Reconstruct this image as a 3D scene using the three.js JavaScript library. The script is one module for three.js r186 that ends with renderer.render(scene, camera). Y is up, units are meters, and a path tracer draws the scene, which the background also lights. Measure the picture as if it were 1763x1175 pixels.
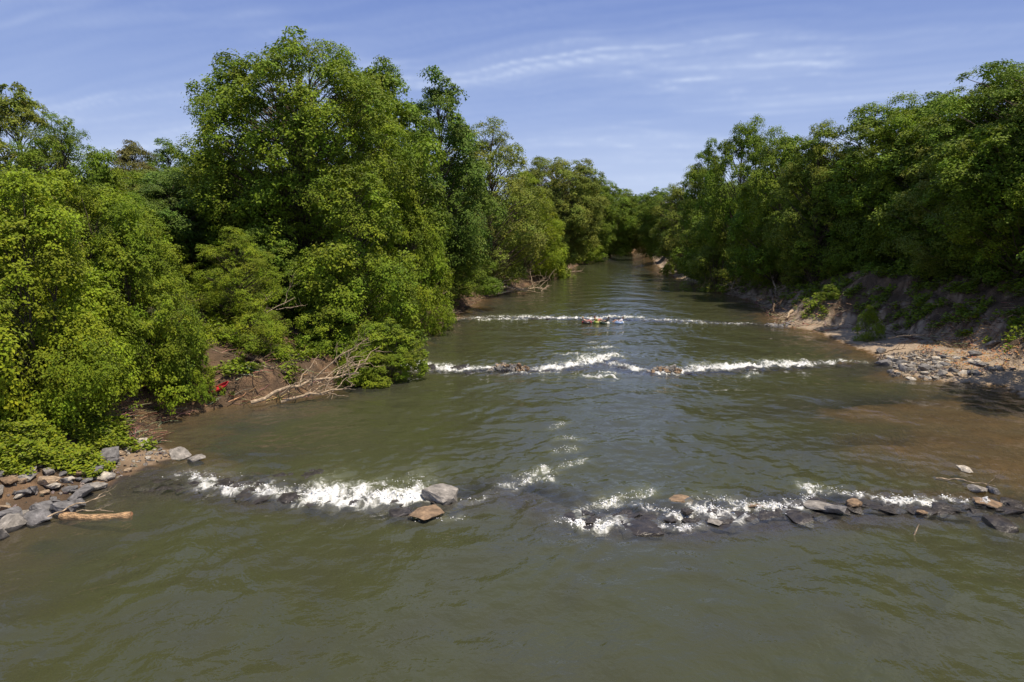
import * as THREE from 'three';
import { ConvexGeometry } from 'three/addons/geometries/ConvexGeometry.js';
import { MarchingCubes } from 'three/addons/objects/MarchingCubes.js';
import { mergeGeometries, toCreasedNormals } from 'three/addons/utils/BufferGeometryUtils.js';
import { createNoise2D, createNoise3D } from 'simplex-noise';

// ------------------------------------------------------------------ camera, sky, sun, exposure
const scene = new THREE.Scene();
const camera = new THREE.PerspectiveCamera(53.13, 1763 / 1175, 0.1, 3000);
camera.position.set(0, 10, 0);                       // on a road bridge, about 10 m over the river
camera.rotation.set(THREE.MathUtils.degToRad(-9.3), 0, 0);
const renderer = new THREE.WebGLRenderer();
renderer.toneMapping = THREE.LinearToneMapping;
renderer.toneMappingExposure = 1.2;
renderer.shadowMap.enabled = true;

const mulberry = (a) => () => { a = (a + 0x6d2b79f5) | 0; let t = Math.imul(a ^ (a >>> 15), 1 | a); t = (t + Math.imul(t ^ (t >>> 7), 61 | t)) ^ t; return ((t ^ (t >>> 14)) >>> 0) / 4294967296; };
const n2 = createNoise2D(mulberry(11)), n3 = createNoise3D(mulberry(12));
const fbm = (x, y, o = 4, g = 0.5) => { let s = 0, a = 1, t = 0; for (let i = 0; i < o; i++) { s += a * n2(x, y); t += a; x = x * 2.03 + 17.1; y = y * 2.03 - 9.7; a *= g; } return s / t; };
const { lerp, clamp } = THREE.MathUtils;
const ss = (a, b, x) => { const t = clamp((x - a) / (b - a), 0, 1); return t * t * (3 - 2 * t); };

{ // clear early summer sky with thin cirrus streaks, the same all the way round
  const W = 2048, H = 1024, d = new Float32Array(W * H * 4);
  const stops = [[0, 0.52, 0.60, 0.76], [4, 0.41, 0.50, 0.71], [9, 0.26, 0.355, 0.62], [18, 0.135, 0.215, 0.50], [40, 0.075, 0.145, 0.40], [90, 0.05, 0.105, 0.32]];
  for (let r = 0; r < H; r++) {
    const el = ((r + 0.5) / H - 0.5) * Math.PI, deg = Math.max(0, el * 180 / Math.PI), y = Math.sin(el);
    let k = 0; while (k < stops.length - 2 && deg > stops[k + 1][0]) k++;
    const f = clamp((deg - stops[k][0]) / (stops[k + 1][0] - stops[k][0]), 0, 1), c = [1, 2, 3].map((i) => lerp(stops[k][i], stops[k + 1][i], f));
    for (let q = 0; q < W; q++) {
      const az = ((q + 0.5) / W - 0.5) * 2 * Math.PI, x = Math.cos(az) * Math.cos(el), z = Math.sin(az) * Math.cos(el);
      let a = 0;
      if (y > 0) {
        const px = x / (y + 0.10), pz = z / (y + 0.10), w = fbm(px * 0.5 + 3, pz * 0.5 + 8, 3);
        const u = (px * 0.96 + pz * 0.28) * 0.32 + w * 0.16, v = (pz * 0.96 - px * 0.28) * 1.35 + w * 0.22;
        const veil = ss(-0.25, 0.75, fbm(u * 0.9 + 1.7, v * 0.55 - 4.2, 4)), fine = 0.5 + 0.5 * fbm(u * 2.4 + 0.3 * w, v * 5.5, 6, 0.62);
        a = (0.46 * veil * (0.15 + 0.85 * fine) + 0.42 * ss(0.5, 0.95, fine) * ss(0.1, 0.7, veil) + 0.14 * fine) * ss(0, 0.10, y) * (1 + 0.7 * ss(0.2, 0.55, y));
      }
      const o = (r * W + q) * 4;
      d[o] = lerp(c[0], 0.58, a); d[o + 1] = lerp(c[1], 0.66, a); d[o + 2] = lerp(c[2], 0.82, a); d[o + 3] = 1;
    }
  }
  const t = new THREE.DataTexture(d, W, H, THREE.RGBAFormat, THREE.FloatType);
  t.mapping = THREE.EquirectangularReflectionMapping; t.magFilter = t.minFilter = THREE.LinearFilter; t.needsUpdate = true;
  scene.background = t; scene.environment = t;
}
const sun = new THREE.DirectionalLight(0xfff1dc, 4.8);
sun.position.set(52, 150, 24); sun.target.position.set(10, 0, -60); sun.name = 'sun'; sun.castShadow = true;
sun.position.add(sun.target.position);
sun.shadow.mapSize.set(4096, 4096);
Object.assign(sun.shadow.camera, { left: -120, right: 120, top: 150, bottom: -150, near: 1, far: 500 });
scene.add(sun, sun.target);

// ------------------------------------------------------------------ helpers
const taken = {};
const numbered = (n) => { const k = (taken[n] = (taken[n] ?? -1) + 1); return k ? n + '_' + String(k).padStart(3, '0') : n; };
const shade = (o) => o.traverse((c) => { if (c.isMesh) c.castShadow = c.receiveShadow = true; });
function tag(o, label, category, group, kind) {
  o.name = numbered(o.name); Object.assign(o.userData, { label, category });
  if (group) o.userData.group = group;
  if (kind) o.userData.kind = kind;
  shade(o); scene.add(o); return o;
}
function part(name, geo, mat, parent, kind) { const m = new THREE.Mesh(geo, mat); m.name = name; if (kind) m.userData.kind = kind; parent?.add(m); return m; }
const group = (name) => { const g = new THREE.Group(); g.name = name; return g; };
const V = (x, y, z) => new THREE.Vector3(x, y, z);
function table(rows) { return (z) => { // rows of [z, value], z falling
  if (z >= rows[0][0]) return rows[0][1];
  for (let i = 1; i < rows.length; i++) if (z >= rows[i][0]) { const f = (z - rows[i - 1][0]) / (rows[i][0] - rows[i - 1][0]); return lerp(rows[i - 1][1], rows[i][1], f); }
  return rows[rows.length - 1][1]; }; }
// a tube through points with a radius at each, closed by its taper
function limb(points, radii, sides = 5) {
  const pos = [], nor = [], uv = [], idx = [], n = points.length; let run = 0;
  const ref = Math.abs(V().subVectors(points[n - 1], points[0]).normalize().y) > 0.8 ? V(1, 0, 0) : V(0, 1, 0);
  for (let i = 0; i < n; i++) {
    const t = V().subVectors(points[Math.min(n - 1, i + 1)], points[Math.max(0, i - 1)]).normalize(), a = V().crossVectors(t, ref).normalize(), b = V().crossVectors(t, a);
    if (i) run += points[i].distanceTo(points[i - 1]);
    for (let k = 0; k <= sides; k++) {
      const q = (k / sides) * 2 * Math.PI, d = V().addScaledVector(a, Math.cos(q)).addScaledVector(b, Math.sin(q));
      pos.push(points[i].x + d.x * radii[i], points[i].y + d.y * radii[i], points[i].z + d.z * radii[i]); nor.push(d.x, d.y, d.z); uv.push((k / sides) * 2 * Math.PI * radii[0], run);
      if (i && k) { const p = i * (sides + 1) + k, o = p - sides - 1; idx.push(o - 1, p, p - 1, o - 1, o, p); }
    }
  }
  for (const [e, flip] of [[0, 1], [n - 1, 0]]) { const c = pos.length / 3; pos.push(points[e].x, points[e].y, points[e].z); const t = V().subVectors(points[e], points[e ? n - 2 : 1]).normalize(); nor.push(t.x, t.y, t.z); uv.push(0, run);
    for (let k = 1; k <= sides; k++) { const p = e * (sides + 1) + k; flip ? idx.push(c, p, p - 1) : idx.push(c, p - 1, p); } }
  const g = new THREE.BufferGeometry();
  g.setAttribute('position', new THREE.Float32BufferAttribute(pos, 3)); g.setAttribute('normal', new THREE.Float32BufferAttribute(nor, 3)); g.setAttribute('uv', new THREE.Float32BufferAttribute(uv, 2)); g.setIndex(idx);
  return g;
}
function wobbly(a, b, r0, r1, seg, wob, rnd, sag = 0, sides = 5) {
  const L = a.distanceTo(b), ps = [], rs = [];
  for (let i = 0; i <= seg; i++) { const t = i / seg, p = a.clone().lerp(b, t), k = wob * L * Math.sin(Math.PI * t) + (i && i < seg ? 0 : 0);
    p.x += (rnd() - 0.5) * k; p.y += (rnd() - 0.5) * k + sag * L * Math.sin(Math.PI * t); p.z += (rnd() - 0.5) * k; ps.push(p); rs.push(lerp(r0, r1, t)); }
  return limb(ps, rs, sides);
}
// tiling gradient noise for textures
function tileNoise(seed) {
  const r = mulberry(seed), g = Array.from({ length: 4096 }, () => { const a = r() * 6.2832; return [Math.cos(a), Math.sin(a)]; });
  return (x, y, per) => {
    const ix = Math.floor(x), iy = Math.floor(y), fx = x - ix, fy = y - iy, m = (v, p) => ((v % p) + p) % p;
    const h = (a, b, dx, dy) => { const q = g[(m(a, per) * 73 + m(b, per) * 151 + per * 7) & 4095]; return q[0] * dx + q[1] * dy; };
    const s = fx * fx * fx * (fx * (fx * 6 - 15) + 10), t = fy * fy * fy * (fy * (fy * 6 - 15) + 10);
    return 1.4 * lerp(lerp(h(ix, iy, fx, fy), h(ix + 1, iy, fx - 1, fy), s), lerp(h(ix, iy + 1, fx, fy - 1), h(ix + 1, iy + 1, fx - 1, fy - 1), s), t);
  };
}
function texture(S, f, srgb, T = S) { // f(u, v) -> [r, g, b] in 0..1
  const d = new Uint8Array(S * T * 4);
  for (let y = 0; y < T; y++) for (let x = 0; x < S; x++) { const c = f((x + 0.5) / S, (y + 0.5) / T), o = (y * S + x) * 4; for (let k = 0; k < 3; k++) d[o + k] = clamp(c[k], 0, 1) * 255; d[o + 3] = 255; }
  const t = new THREE.DataTexture(d, S, T); t.wrapS = t.wrapT = THREE.RepeatWrapping; t.magFilter = THREE.LinearFilter; t.minFilter = THREE.LinearMipmapLinearFilter; t.generateMipmaps = true;
  if (srgb) t.colorSpace = THREE.SRGBColorSpace;
  t.needsUpdate = true; return t;
}

// ------------------------------------------------------------------ the river's shape
const xl = table([[40, -19], [-12, -17.6], [-21.4, -17.08], [-23.9, -16.75], [-26.1, -16.11], [-28.2, -15.6], [-29.3, -14.6], [-30.6, -16.4], [-32.8, -18.29], [-35.5, -18.1], [-37.9, -16.3], [-40, -12.6], [-43.9, -11.2], [-52, -10.6], [-63.6, -10.5], [-73.8, -9.2], [-78.8, -6.6], [-99, -4.35], [-125.5, 4.1], [-178.7, 15.7], [-286, 38], [-320, 60], [-345, 110], [-380, 200], [-700, 900]]);
const xr = table([[40, 24], [-12, 21], [-22, 20.5], [-26, 22.5], [-31, 27], [-39.3, 30.3], [-43, 31.6], [-44.4, 28.5], [-46.5, 26.6], [-49.7, 28.6], [-54.5, 29.2], [-67.3, 30], [-71.5, 27.9], [-76, 29.5], [-95, 33.9], [-116.7, 32.7], [-159, 35], [-286, 57], [-310, 80], [-340, 150], [-700, 950]]);
const beach = table([[-10, 0.6], [-26, 1], [-36, 3.5], [-43, 6], [-50, 6.5], [-58, 5], [-66, 3.2], [-73, 1.6], [-90, 0.6], [-300, 0.5]]);
// the three stone sills: polylines across the river
const sills = [
  [[-15.2, -26.5], [-11, -25.4], [-7, -24.2], [-3.5, -23.6], [0, -25.4], [2.6, -22.4], [6, -22.4], [10, -23.3], [14, -23.6], [20.5, -23.4]],
  [[-10.5, -49.4], [-5, -48.3], [0, -47.8], [4.5, -49.2], [7.4, -51.5], [8.6, -48], [11, -47.3], [17, -48.6], [23, -50.2], [28.6, -50.3]],
  [[-9, -76.2], [-2, -77.6], [5, -77], [12, -76.4], [20, -74], [28.5, -71.8]],
];
function toLine(pts, x, z) { // [distance, signed z offset to the nearest point (negative: further downstream)]
  let best = 1e9, off = 0;
  for (let i = 1; i < pts.length; i++) {
    const [ax, az] = pts[i - 1], dx = pts[i][0] - ax, dz = pts[i][1] - az, t = clamp(((x - ax) * dx + (z - az) * dz) / (dx * dx + dz * dz), 0, 1);
    const ex = x - ax - dx * t, ez = z - az - dz * t, d = Math.hypot(ex, ez); if (d < best) { best = d; off = ez; }
  }
  return [best, off];
}
function height(x, z) {
  const L = xl(z) - x, R = x - xr(z);
  const rough = 0.28 * fbm(x * 0.22, z * 0.22, 3) + 0.10 * fbm(x * 0.9 + 5, z * 0.9, 3) + 0.035 * fbm(x * 3.1, z * 3.1 + 2, 2);
  if (L > 0) {
    const spit = Math.exp(-(((z + 29.1) / 1.5) ** 2)), d = Math.max(0, L - 3.0 * spit), near = ss(-34, -29, z);
    const a = near > 0 ? lerp(1.5 * ss(0, 2.2, d) + 3.2 * ss(3, 12, d), 1.25 * ss(0, 3.4, d) + 3.3 * ss(3, 12, d), near) : 1.5 * ss(0, 2.2, d) + 3.2 * ss(3, 12, d);
    return 0.07 * Math.min(L, 3.5) + a + 0.012 * Math.max(0, d - 12) + rough * ss(0, 2, d);
  }
  if (R > 0) {
    const b = beach(z), d = Math.max(0, R - b), gully = (0.6 * fbm(x * 0.12 + 3, z * 0.45, 3) + 0.22 * Math.abs(fbm(x * 0.5, z * 0.7 + 9, 3)) + 0.14 * Math.sin(6 * (d * 0.35 + 0.5 * n2(x * 0.2, z * 0.15))) + 0.10 * fbm(x * 1.6, z * 1.6, 3)) * ss(0.3, 2, d) * (1 - ss(9, 14, d));
    return 0.13 * Math.min(R, b) + 0.06 * n2(x * 0.5, z * 0.5) * ss(0, 2, R) + 2.0 * ss(0, 3.2, d) + 3.1 * ss(2.5, 9, d) + 0.012 * Math.max(0, d - 12) + (rough + gully) * ss(0, 2.5, d);
  }
  const m = Math.min(-L, -R);
  let h = -1.7 * ss(0, 9, m) - 0.12 * ss(0, 0.6, m);
  const bay = ss(-24, -27, z) * ss(-46, -38, z) * ss(8, 22, x + 3.5 * n2(z * 0.2, 4) + 2 * n2(x * 0.3, z * 0.3)); // sandy shallows on the right
  h = lerp(h, Math.max(h, -0.22 + 0.09 * n2(x * 0.4, z * 0.4)), bay);
  const lee = ss(-40, -37, z) * ss(-30, -33, z) * ss(-9, -15, x);
  h = lerp(h, Math.max(h, -0.4), lee);
  const rag = 0.10 * n2(x * 1.3, z * 1.3) + 0.06 * n2(x * 3.4, z * 3.4 + 5);
  sills.forEach((s, k) => { const [d] = toLine(s, x, z), ledge = k === 0 ? Math.max(ss(2.2, 4, x), ss(-7.5, -9.5, x)) : 0.35; // broken slabs that all but reach the surface
    h = Math.max(h, lerp(lerp(-0.26, -0.15, ledge) + rag * 0.8, -1.6, ss(0.5 + 0.5 * ledge, 2.7, d))); });
  return h + 0.10 * fbm(x * 0.35, z * 0.35, 2) * ss(0, 2, m);
}

// ------------------------------------------------------------------ ground, banks and river bed: one sheet
const tnA = tileNoise(5), tnB = tileNoise(6);
const grit = texture(512, (u, v) => { let s = 0, a = 0.5; for (const p of [8, 16, 32, 64, 128]) { s += a * tnA(u * p, v * p, p); a *= 0.72; } const k = 0.5 + s * 0.62; return [k, k, k]; });
const groundMat = new THREE.MeshStandardMaterial({ vertexColors: true, roughness: 0.95, bumpMap: grit, bumpScale: 0.14 });
groundMat.specularIntensity = 0.3;
{
  const axis = (a, b, fine, coarse0, coarse1, grow) => { const l = []; for (let v = a; v <= b; v += fine) l.push(v); let s = fine, v = a; const lo = []; while (v > coarse0) { s *= grow; v -= s; lo.unshift(v); } s = fine; v = l[l.length - 1]; while (v < coarse1) { s *= grow; v += s; l.push(v); } return [...lo, ...l]; };
  const xs = axis(-36, 44, 0.3, -900, 900, 1.16), zs = []; { let z = 60; while (z > -12) { zs.push(z); z -= 4; } z = -12; while (z > -900) { zs.push(z); z -= z > -60 ? 0.3 : 0.3 + (-60 - z) * 0.011; } }
  const nx = xs.length, nz = zs.length, pos = new Float32Array(nx * nz * 3), col = new Float32Array(nx * nz * 3), uv = new Float32Array(nx * nz * 2), idx = [];
  const soil = [0.105, 0.073, 0.047], clay = [0.20, 0.128, 0.075], sand = [0.40, 0.315, 0.225], wet = [0.145, 0.088, 0.036], silt = [0.036, 0.041, 0.025], slate = [0.05, 0.042, 0.036], moss = [0.045, 0.06, 0.02];
  const mix = (a, b, t) => a.map((v, i) => v + (b[i] - v) * t);
  for (let j = 0; j < nz; j++) for (let i = 0; i < nx; i++) {
    const x = xs[i], z = zs[j], y = height(x, z), o = j * nx + i, L = xl(z) - x, R = x - xr(z);
    const p1 = fbm(x * 0.35 + 9, z * 0.35, 3), p2 = fbm(x * 1.7, z * 1.7 + 4, 3), p3 = n2(x * 6, z * 6);
    let c;
    if (L <= 0 && R <= 0) { // bed: sand in bars along the banks, silt in the channel, slabs at the sills
      const m = Math.min(-L, -R), bay = ss(-24, -27, z) * ss(-46, -38, z) * ss(9, 18, x), bar = ss(-0.25, 0.35, p1 + 0.35 * p2 + 0.9 - m * 0.3 + bay * 3);
      c = mix(silt, wet, bar * (z > -27.5 && x < 0 ? 0.35 : x < -8 ? 0.65 : 1)); const d = Math.min(...sills.map((s) => toLine(s, x, z)[0])); c = mix(c, slate, ss(-0.2, 0.5, 1.2 - d * 0.55 + p2 * 0.9));
    } else if (R > 0) { const b = beach(z), s = ss(-0.15, 0.35, p1 * 0.5 + p2 * 0.5 + (b + 1.5 - R) * (R < b + 1.5 ? 0.45 : 0.06)); c = mix(mix(soil, clay, ss(-0.1, 0.5, p1 + 0.6 * p2)), sand, s); if (R < 0.6) c = mix(c, wet, ss(-0.3, 0.4, p2 + 0.4 - R)); }
    else { const spit = Math.exp(-(((z + 29.1) / 1.5) ** 2)); c = mix(soil, clay, ss(0.0, 0.55, p1 * 0.7 + p2 * 0.7 + 0.25 * (2.5 - L) * 0.3)); c = mix(c, [0.30, 0.22, 0.145], spit * ss(4.5, 2.5, L)); }
    if (L > 9 || R > 13) c = mix(c, moss, ss(-0.3, 0.3, p2 + 0.2));
    const g = 1 + 0.16 * p3; pos.set([x, y, z], o * 3); col.set([c[0] * g, c[1] * g, c[2] * g], o * 3); uv.set([x / 2.2, z / 2.2], o * 2);
    if (i && j) idx.push(o - nx - 1, o - 1, o, o - nx - 1, o, o - nx);
  }
  const g = new THREE.BufferGeometry();
  g.setAttribute('position', new THREE.BufferAttribute(pos, 3)); g.setAttribute('color', new THREE.BufferAttribute(col, 3)); g.setAttribute('uv', new THREE.BufferAttribute(uv, 2)); g.setIndex(idx); 
  // rows run from the camera away, so the winding is turned to face up
  for (let k = 0; k < idx.length; k += 3) { const t = idx[k]; idx[k] = idx[k + 1]; idx[k + 1] = t; } g.setIndex(idx); g.computeVertexNormals();
  if (g.attributes.normal.getY(0) < 0) { for (let k = 0; k < idx.length; k += 3) { const t = idx[k]; idx[k] = idx[k + 1]; idx[k + 1] = t; } g.setIndex(idx); g.computeVertexNormals(); }
  const m = part('ground', g, groundMat); tag(m, 'earth banks, sandy beach and bed of the river', 'ground', null, 'structure');
}

// ------------------------------------------------------------------ water: murky olive, with foam on the sills
// strokes of white water: x1, z1, x2, z2, half width, tail downstream, strength
const foamStrokes = [
  [-13.6, -26.6, -11.4, -26.2, 0.32, 0.8, 0.68], [-12.2, -25.4, -9.2, -24.9, 0.30, 0.9, 0.95], [-9.6, -24.9, -7.2, -24.5, 0.3, 1.2, 0.9], [-7.4, -24.3, -5.2, -23.9, 0.52, 1.8, 1.35], [-5.4, -23.8, -3.9, -24.2, 0.5, 2.4, 1.35], [-4.6, -25.4, -3.9, -26.4, 0.4, 0.9, 0.72],
  [-3.3, -22.3, -1.9, -22.5, 0.18, 0.2, 0.62], [-2.0, -23.9, 0.2, -25.4, 0.16, 0.3, 0.5],
  [-0.2, -25.7, 1.3, -26.1, 0.28, 0.35, 1.0], [0.4, -26.6, 1.6, -27.1, 0.24, 0.35, 0.86], [1.3, -27.4, 3.1, -28.3, 0.2, 0.35, 0.84], [2.1, -29.8, 2.9, -30.1, 0.22, 0.4, 0.7], [2.3, -31.6, 3.2, -31.5, 0.2, 0.4, 0.6], [2.2, -33.6, 2.7, -34.2, 0.2, 0.4, 0.5],
  [1.6, -22.3, 2.2, -22.0, 0.16, 0.3, 0.7], [2.5, -21.9, 3.6, -21.7, 0.3, 0.6, 1.05], [2.6, -22.9, 4.2, -24.2, 0.28, 0.7, 0.85], [4.2, -24.3, 5.2, -24.9, 0.25, 0.5, 0.75], [4.6, -23.6, 6.2, -22.6, 0.25, 0.5, 0.85], [5.2, -21.8, 6.4, -21.7, 0.2, 0.3, 0.8],
  [6.8, -23.2, 8.0, -22.7, 0.35, 0.8, 1.0], [7.2, -24.2, 8.4, -24.0, 0.25, 0.7, 0.66], [8.3, -23.4, 9.2, -23.0, 0.3, 0.9, 0.85], [9.4, -23.2, 10.3, -23.5, 0.3, 1.0, 0.92], [10.6, -23.9, 11.4, -24.4, 0.22, 0.9, 0.6], [11.6, -25.1, 13.7, -24.3, 0.22, 0.8, 0.95], [14.0, -24.2, 15.6, -23.9, 0.2, 0.8, 0.95], [16.2, -24.1, 17.6, -23.9, 0.14, 0.4, 0.8],
  [-8.0, -49.9, -4.6, -48.8, 0.5, 1.3, 1.3], [-4.8, -48.3, -1.8, -48.5, 0.42, 1.1, 1.25], [0.9, -48.0, 2.6, -48.5, 0.3, 0.5, 0.9], [2.4, -49.0, 4.6, -49.8, 0.5, 0.8, 1.15], [4.4, -50.1, 6.8, -52.8, 0.75, 1.0, 1.25], [6.6, -53.3, 7.9, -53.6, 0.6, 1.3, 1.2], [6.6, -56.8, 8.6, -57.3, 0.3, 0.6, 0.85], [7.0, -59.8, 8.6, -60.6, 0.25, 0.5, 0.7], [3.6, -54.0, 6.4, -54.8, 0.22, 0.4, 0.72],
  [7.8, -50.4, 9.2, -47.9, 0.42, 0.7, 1.1], [9.2, -47.6, 11.4, -46.8, 0.3, 0.4, 0.95], [11.6, -47.6, 14.2, -48.6, 0.4, 1.0, 1.05], [14.0, -48.7, 18.4, -49.6, 0.55, 1.6, 1.3], [18.4, -49.6, 22.6, -50.8, 0.5, 1.5, 1.2], [22.4, -51, 26.8, -51.2, 0.3, 0.9, 0.82], [5.2, -45.7, 7.0, -45.3, 0.26, 0.4, 1.05], [6.0, -46.6, 7.2, -46.8, 0.2, 0.3, 0.8], [16.2, -46.2, 17.0, -46.1, 0.22, 0.3, 0.8], [-0.6, -46.8, 3.0, -47.0, 0.18, 0.3, 0.7],
  [-6.4, -76.5, -2.2, -78.2, 0.5, 1.2, 0.85], [-3.4, -75.6, 1.2, -76.4, 0.4, 0.7, 0.9], [-1.0, -78.6, 4.0, -77.6, 0.5, 1.8, 0.95], [3.6, -77.4, 9.4, -77.0, 0.5, 1.4, 1.05], [9.2, -77.2, 14.6, -78.2, 0.5, 1.3, 1.0], [14.8, -75.6, 20.6, -74.4, 0.42, 1.2, 0.85], [17.8, -73.6, 24.4, -72.6, 0.35, 0.8, 0.72], [22, -73, 26, -72.2, 0.3, 0.6, 0.75],
];
function foamDensity(x, z) { // how much white water the current makes here, before its lacy break-up
  let best = 0; const far = ss(-30, -48, z); z += (0.25 + 0.5 * far) * n2(x * 0.45, z * 0.12) + 0.2 * n2(x * 1.3 + 7, z * 0.3); const brk = 0.82 + 0.3 * n2(x * 0.7, z * 0.35) + 0.16 * n2(x * 2.2, z * 1.1);
  for (const [ax, az, bx, bz, w, tail, s] of foamStrokes) {
    if (z > Math.max(az, bz) + 2.2 || z < Math.min(az, bz) - 5 || x < Math.min(ax, bx) - 2.5 || x > Math.max(ax, bx) + 2.5) continue;
    const dx = bx - ax, dz = bz - az, t = clamp(((x - ax) * dx + (z - az) * dz) / (dx * dx + dz * dz), 0, 1), ex = x - ax - dx * t, ez = z - az - dz * t;
    const d = Math.hypot(ex / (w * 1.8), ez / (ez < 0 ? w * 1.2 + tail * 0.8 : w * 1.05)); best = Math.max(best, s * brk * Math.exp(-d * d * 0.8));
  }
  return best;
}
function foamAt(x, z) {
  const d = foamDensity(x, z); if (d < 0.05) return 0;
  const wx = x + 0.3 * n2(x * 0.8, z * 0.8) + 0.08 * n2(x * 3, z * 3), wz = z + 0.3 * n2(x * 0.8 + 40, z * 0.8) + 0.08 * n2(x * 3 + 9, z * 3);
  const lace = Math.abs(fbm(wx * 1.7, wz * 0.9, 3, 0.6)) * 1.5, blot = 0.5 + 0.62 * fbm(wx * 2.9 + 7, wz * 1.9, 5, 0.68), n = 0.66 * blot + 0.42 * lace + 0.06;
  return 0.86 * ss(n - 0.14, n + 0.40, d * 0.78);
}
function calm(x, z) { let r = 0; for (const s of sills) { const [d, off] = toLine(s, x, z); r = Math.max(r, off < 0 ? Math.exp(-((d / 5) ** 2)) : Math.exp(-((d / 1.6) ** 2)) * 0.8); } return r; }
function waterHeight(x, z) {
  const r = calm(x, z), f = foamDensity(x, z);
  let h = 0.018 * n2(x * 0.35, z * 0.55) + (0.012 + 0.045 * r) * n2(x * 0.9 + 3, z * 1.25) + (0.006 + 0.04 * r) * n2(x * 2.1, z * 2.5 + 8);
  h += 0.04 * (0.5 + 0.5 * n2(x * 0.08 + 4, z * 0.06)) * n2((x + 0.45 * z) * 0.8 + 0.5 * n2(x * 0.2, z * 0.2), (z - 0.45 * x) * 0.17);
  h += 0.15 * f * (0.5 + 0.9 * n2(x * 1.7, z * 1.7)) + 0.07 * f * n2(x * 4.3, z * 4.3) + 0.02 * f * n2(x * 9, z * 9);
  return h - 0.035 * r;
}
const RX0 = -24, RX1 = 36, RZ0 = -14, RZ1 = -100;       // the stretch of river the foam map covers
const murk = [0.040, 0.047, 0.034];
const toS = (c) => (c <= 0.0031308 ? 12.92 * c : 1.055 * c ** (1 / 2.4) - 0.055);
const waterLook = (() => {
  const S = 2048, a = new Uint8Array(S * S * 4), b = new Uint8Array(S * S * 4);
  for (let j = 0; j < S; j++) for (let i = 0; i < S; i++) {
    const x = lerp(RX0, RX1, (i + 0.5) / S), z = lerp(RZ0, RZ1, (j + 0.5) / S), f = j < 4 || j > S - 5 || i < 4 || i > S - 5 ? 0 : foamAt(x, z), o = (j * S + i) * 4;
    const air = clamp(0.34 * foamDensity(x, z) * (0.6 + 0.5 * fbm(x * 0.9, z * 0.5, 3)), 0, 1), slick = 0.5 + 0.5 * fbm(x * 0.16, z * 0.09, 3), depth = Math.max(0.015, -height(x, z)) * (1 + 0.25 * n2(x * 0.3, z * 0.3));
    let through = 0; for (let k = 0; k < 3; k++) { // what a water column of this depth lets pass, and what its silt scatters back
      const pass = Math.exp(-[1.3, 1.28, 1.85][k] * depth) * (1 - air), back = lerp(murk[k] * (1 - Math.exp(-3.2 * depth)), [0.36, 0.40, 0.32][k], air), c = pass + back;
      through += pass / c / 3; a[o + k] = 255 * toS(lerp(c, [0.74, 0.75, 0.74][k], f)); }
    b[o] = 255 * (1 - f) * through; b[o + 1] = 255 * lerp(lerp(0.03, 0.13, slick), 0.8, f); a[o + 3] = b[o + 3] = 255;
  }
  const make = (d, srgb) => { const t = new THREE.DataTexture(d, S, S); t.magFilter = THREE.LinearFilter; if (srgb) t.colorSpace = THREE.SRGBColorSpace; t.needsUpdate = true; return t; };
  return [make(a, true), make(b)];
})();
const ripples = texture(1024, (u, v) => { // wind ripples and small current lines
  const w = 0.35 * tnB(u * 6, v * 6, 6); let s = 0, a = 0.5;
  for (const p of [10, 19, 37, 71]) { const q = tnA(u * p + w, v * p * 1 + w, p); s += a * (1 - 2 * Math.abs(q)) * 0.5 + a * 0.5 * q; a *= 0.6; } const k = 0.5 + 0.42 * s; return [k, k, k]; });
const swell = (() => { const S = 512, h = (u, v) => { let s = 0, a = 0.6; for (const p of [5, 9, 17, 31]) { s += a * tnB(u * p + 0.5 * tnA(u * 3, v * 3, 3), v * p, p); a *= 0.55; } return s; };
  return texture(S, (u, v) => { const e = 1 / S, k = 0.013 / e, dx = (h(u + e, v) - h(u - e, v)) * k, dy = (h(u, v + e) - h(u, v - e)) * k, l = Math.hypot(dx, dy, 1); return [0.5 - 0.5 * dx / l, 0.5 - 0.5 * dy / l, 0.5 + 0.5 / l]; }); })();
ripples.channel = swell.channel = 1; swell.repeat.set(0.31, 0.31);
const waterMat = new THREE.MeshPhysicalMaterial({ map: waterLook[0], transmissionMap: waterLook[1], roughnessMap: waterLook[1], transmission: 1, roughness: 1, thickness: 0, ior: 1.33, bumpMap: ripples, bumpScale: 0.065, normalMap: swell });
waterMat.normalScale.set(0.3, 0.3);
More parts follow.
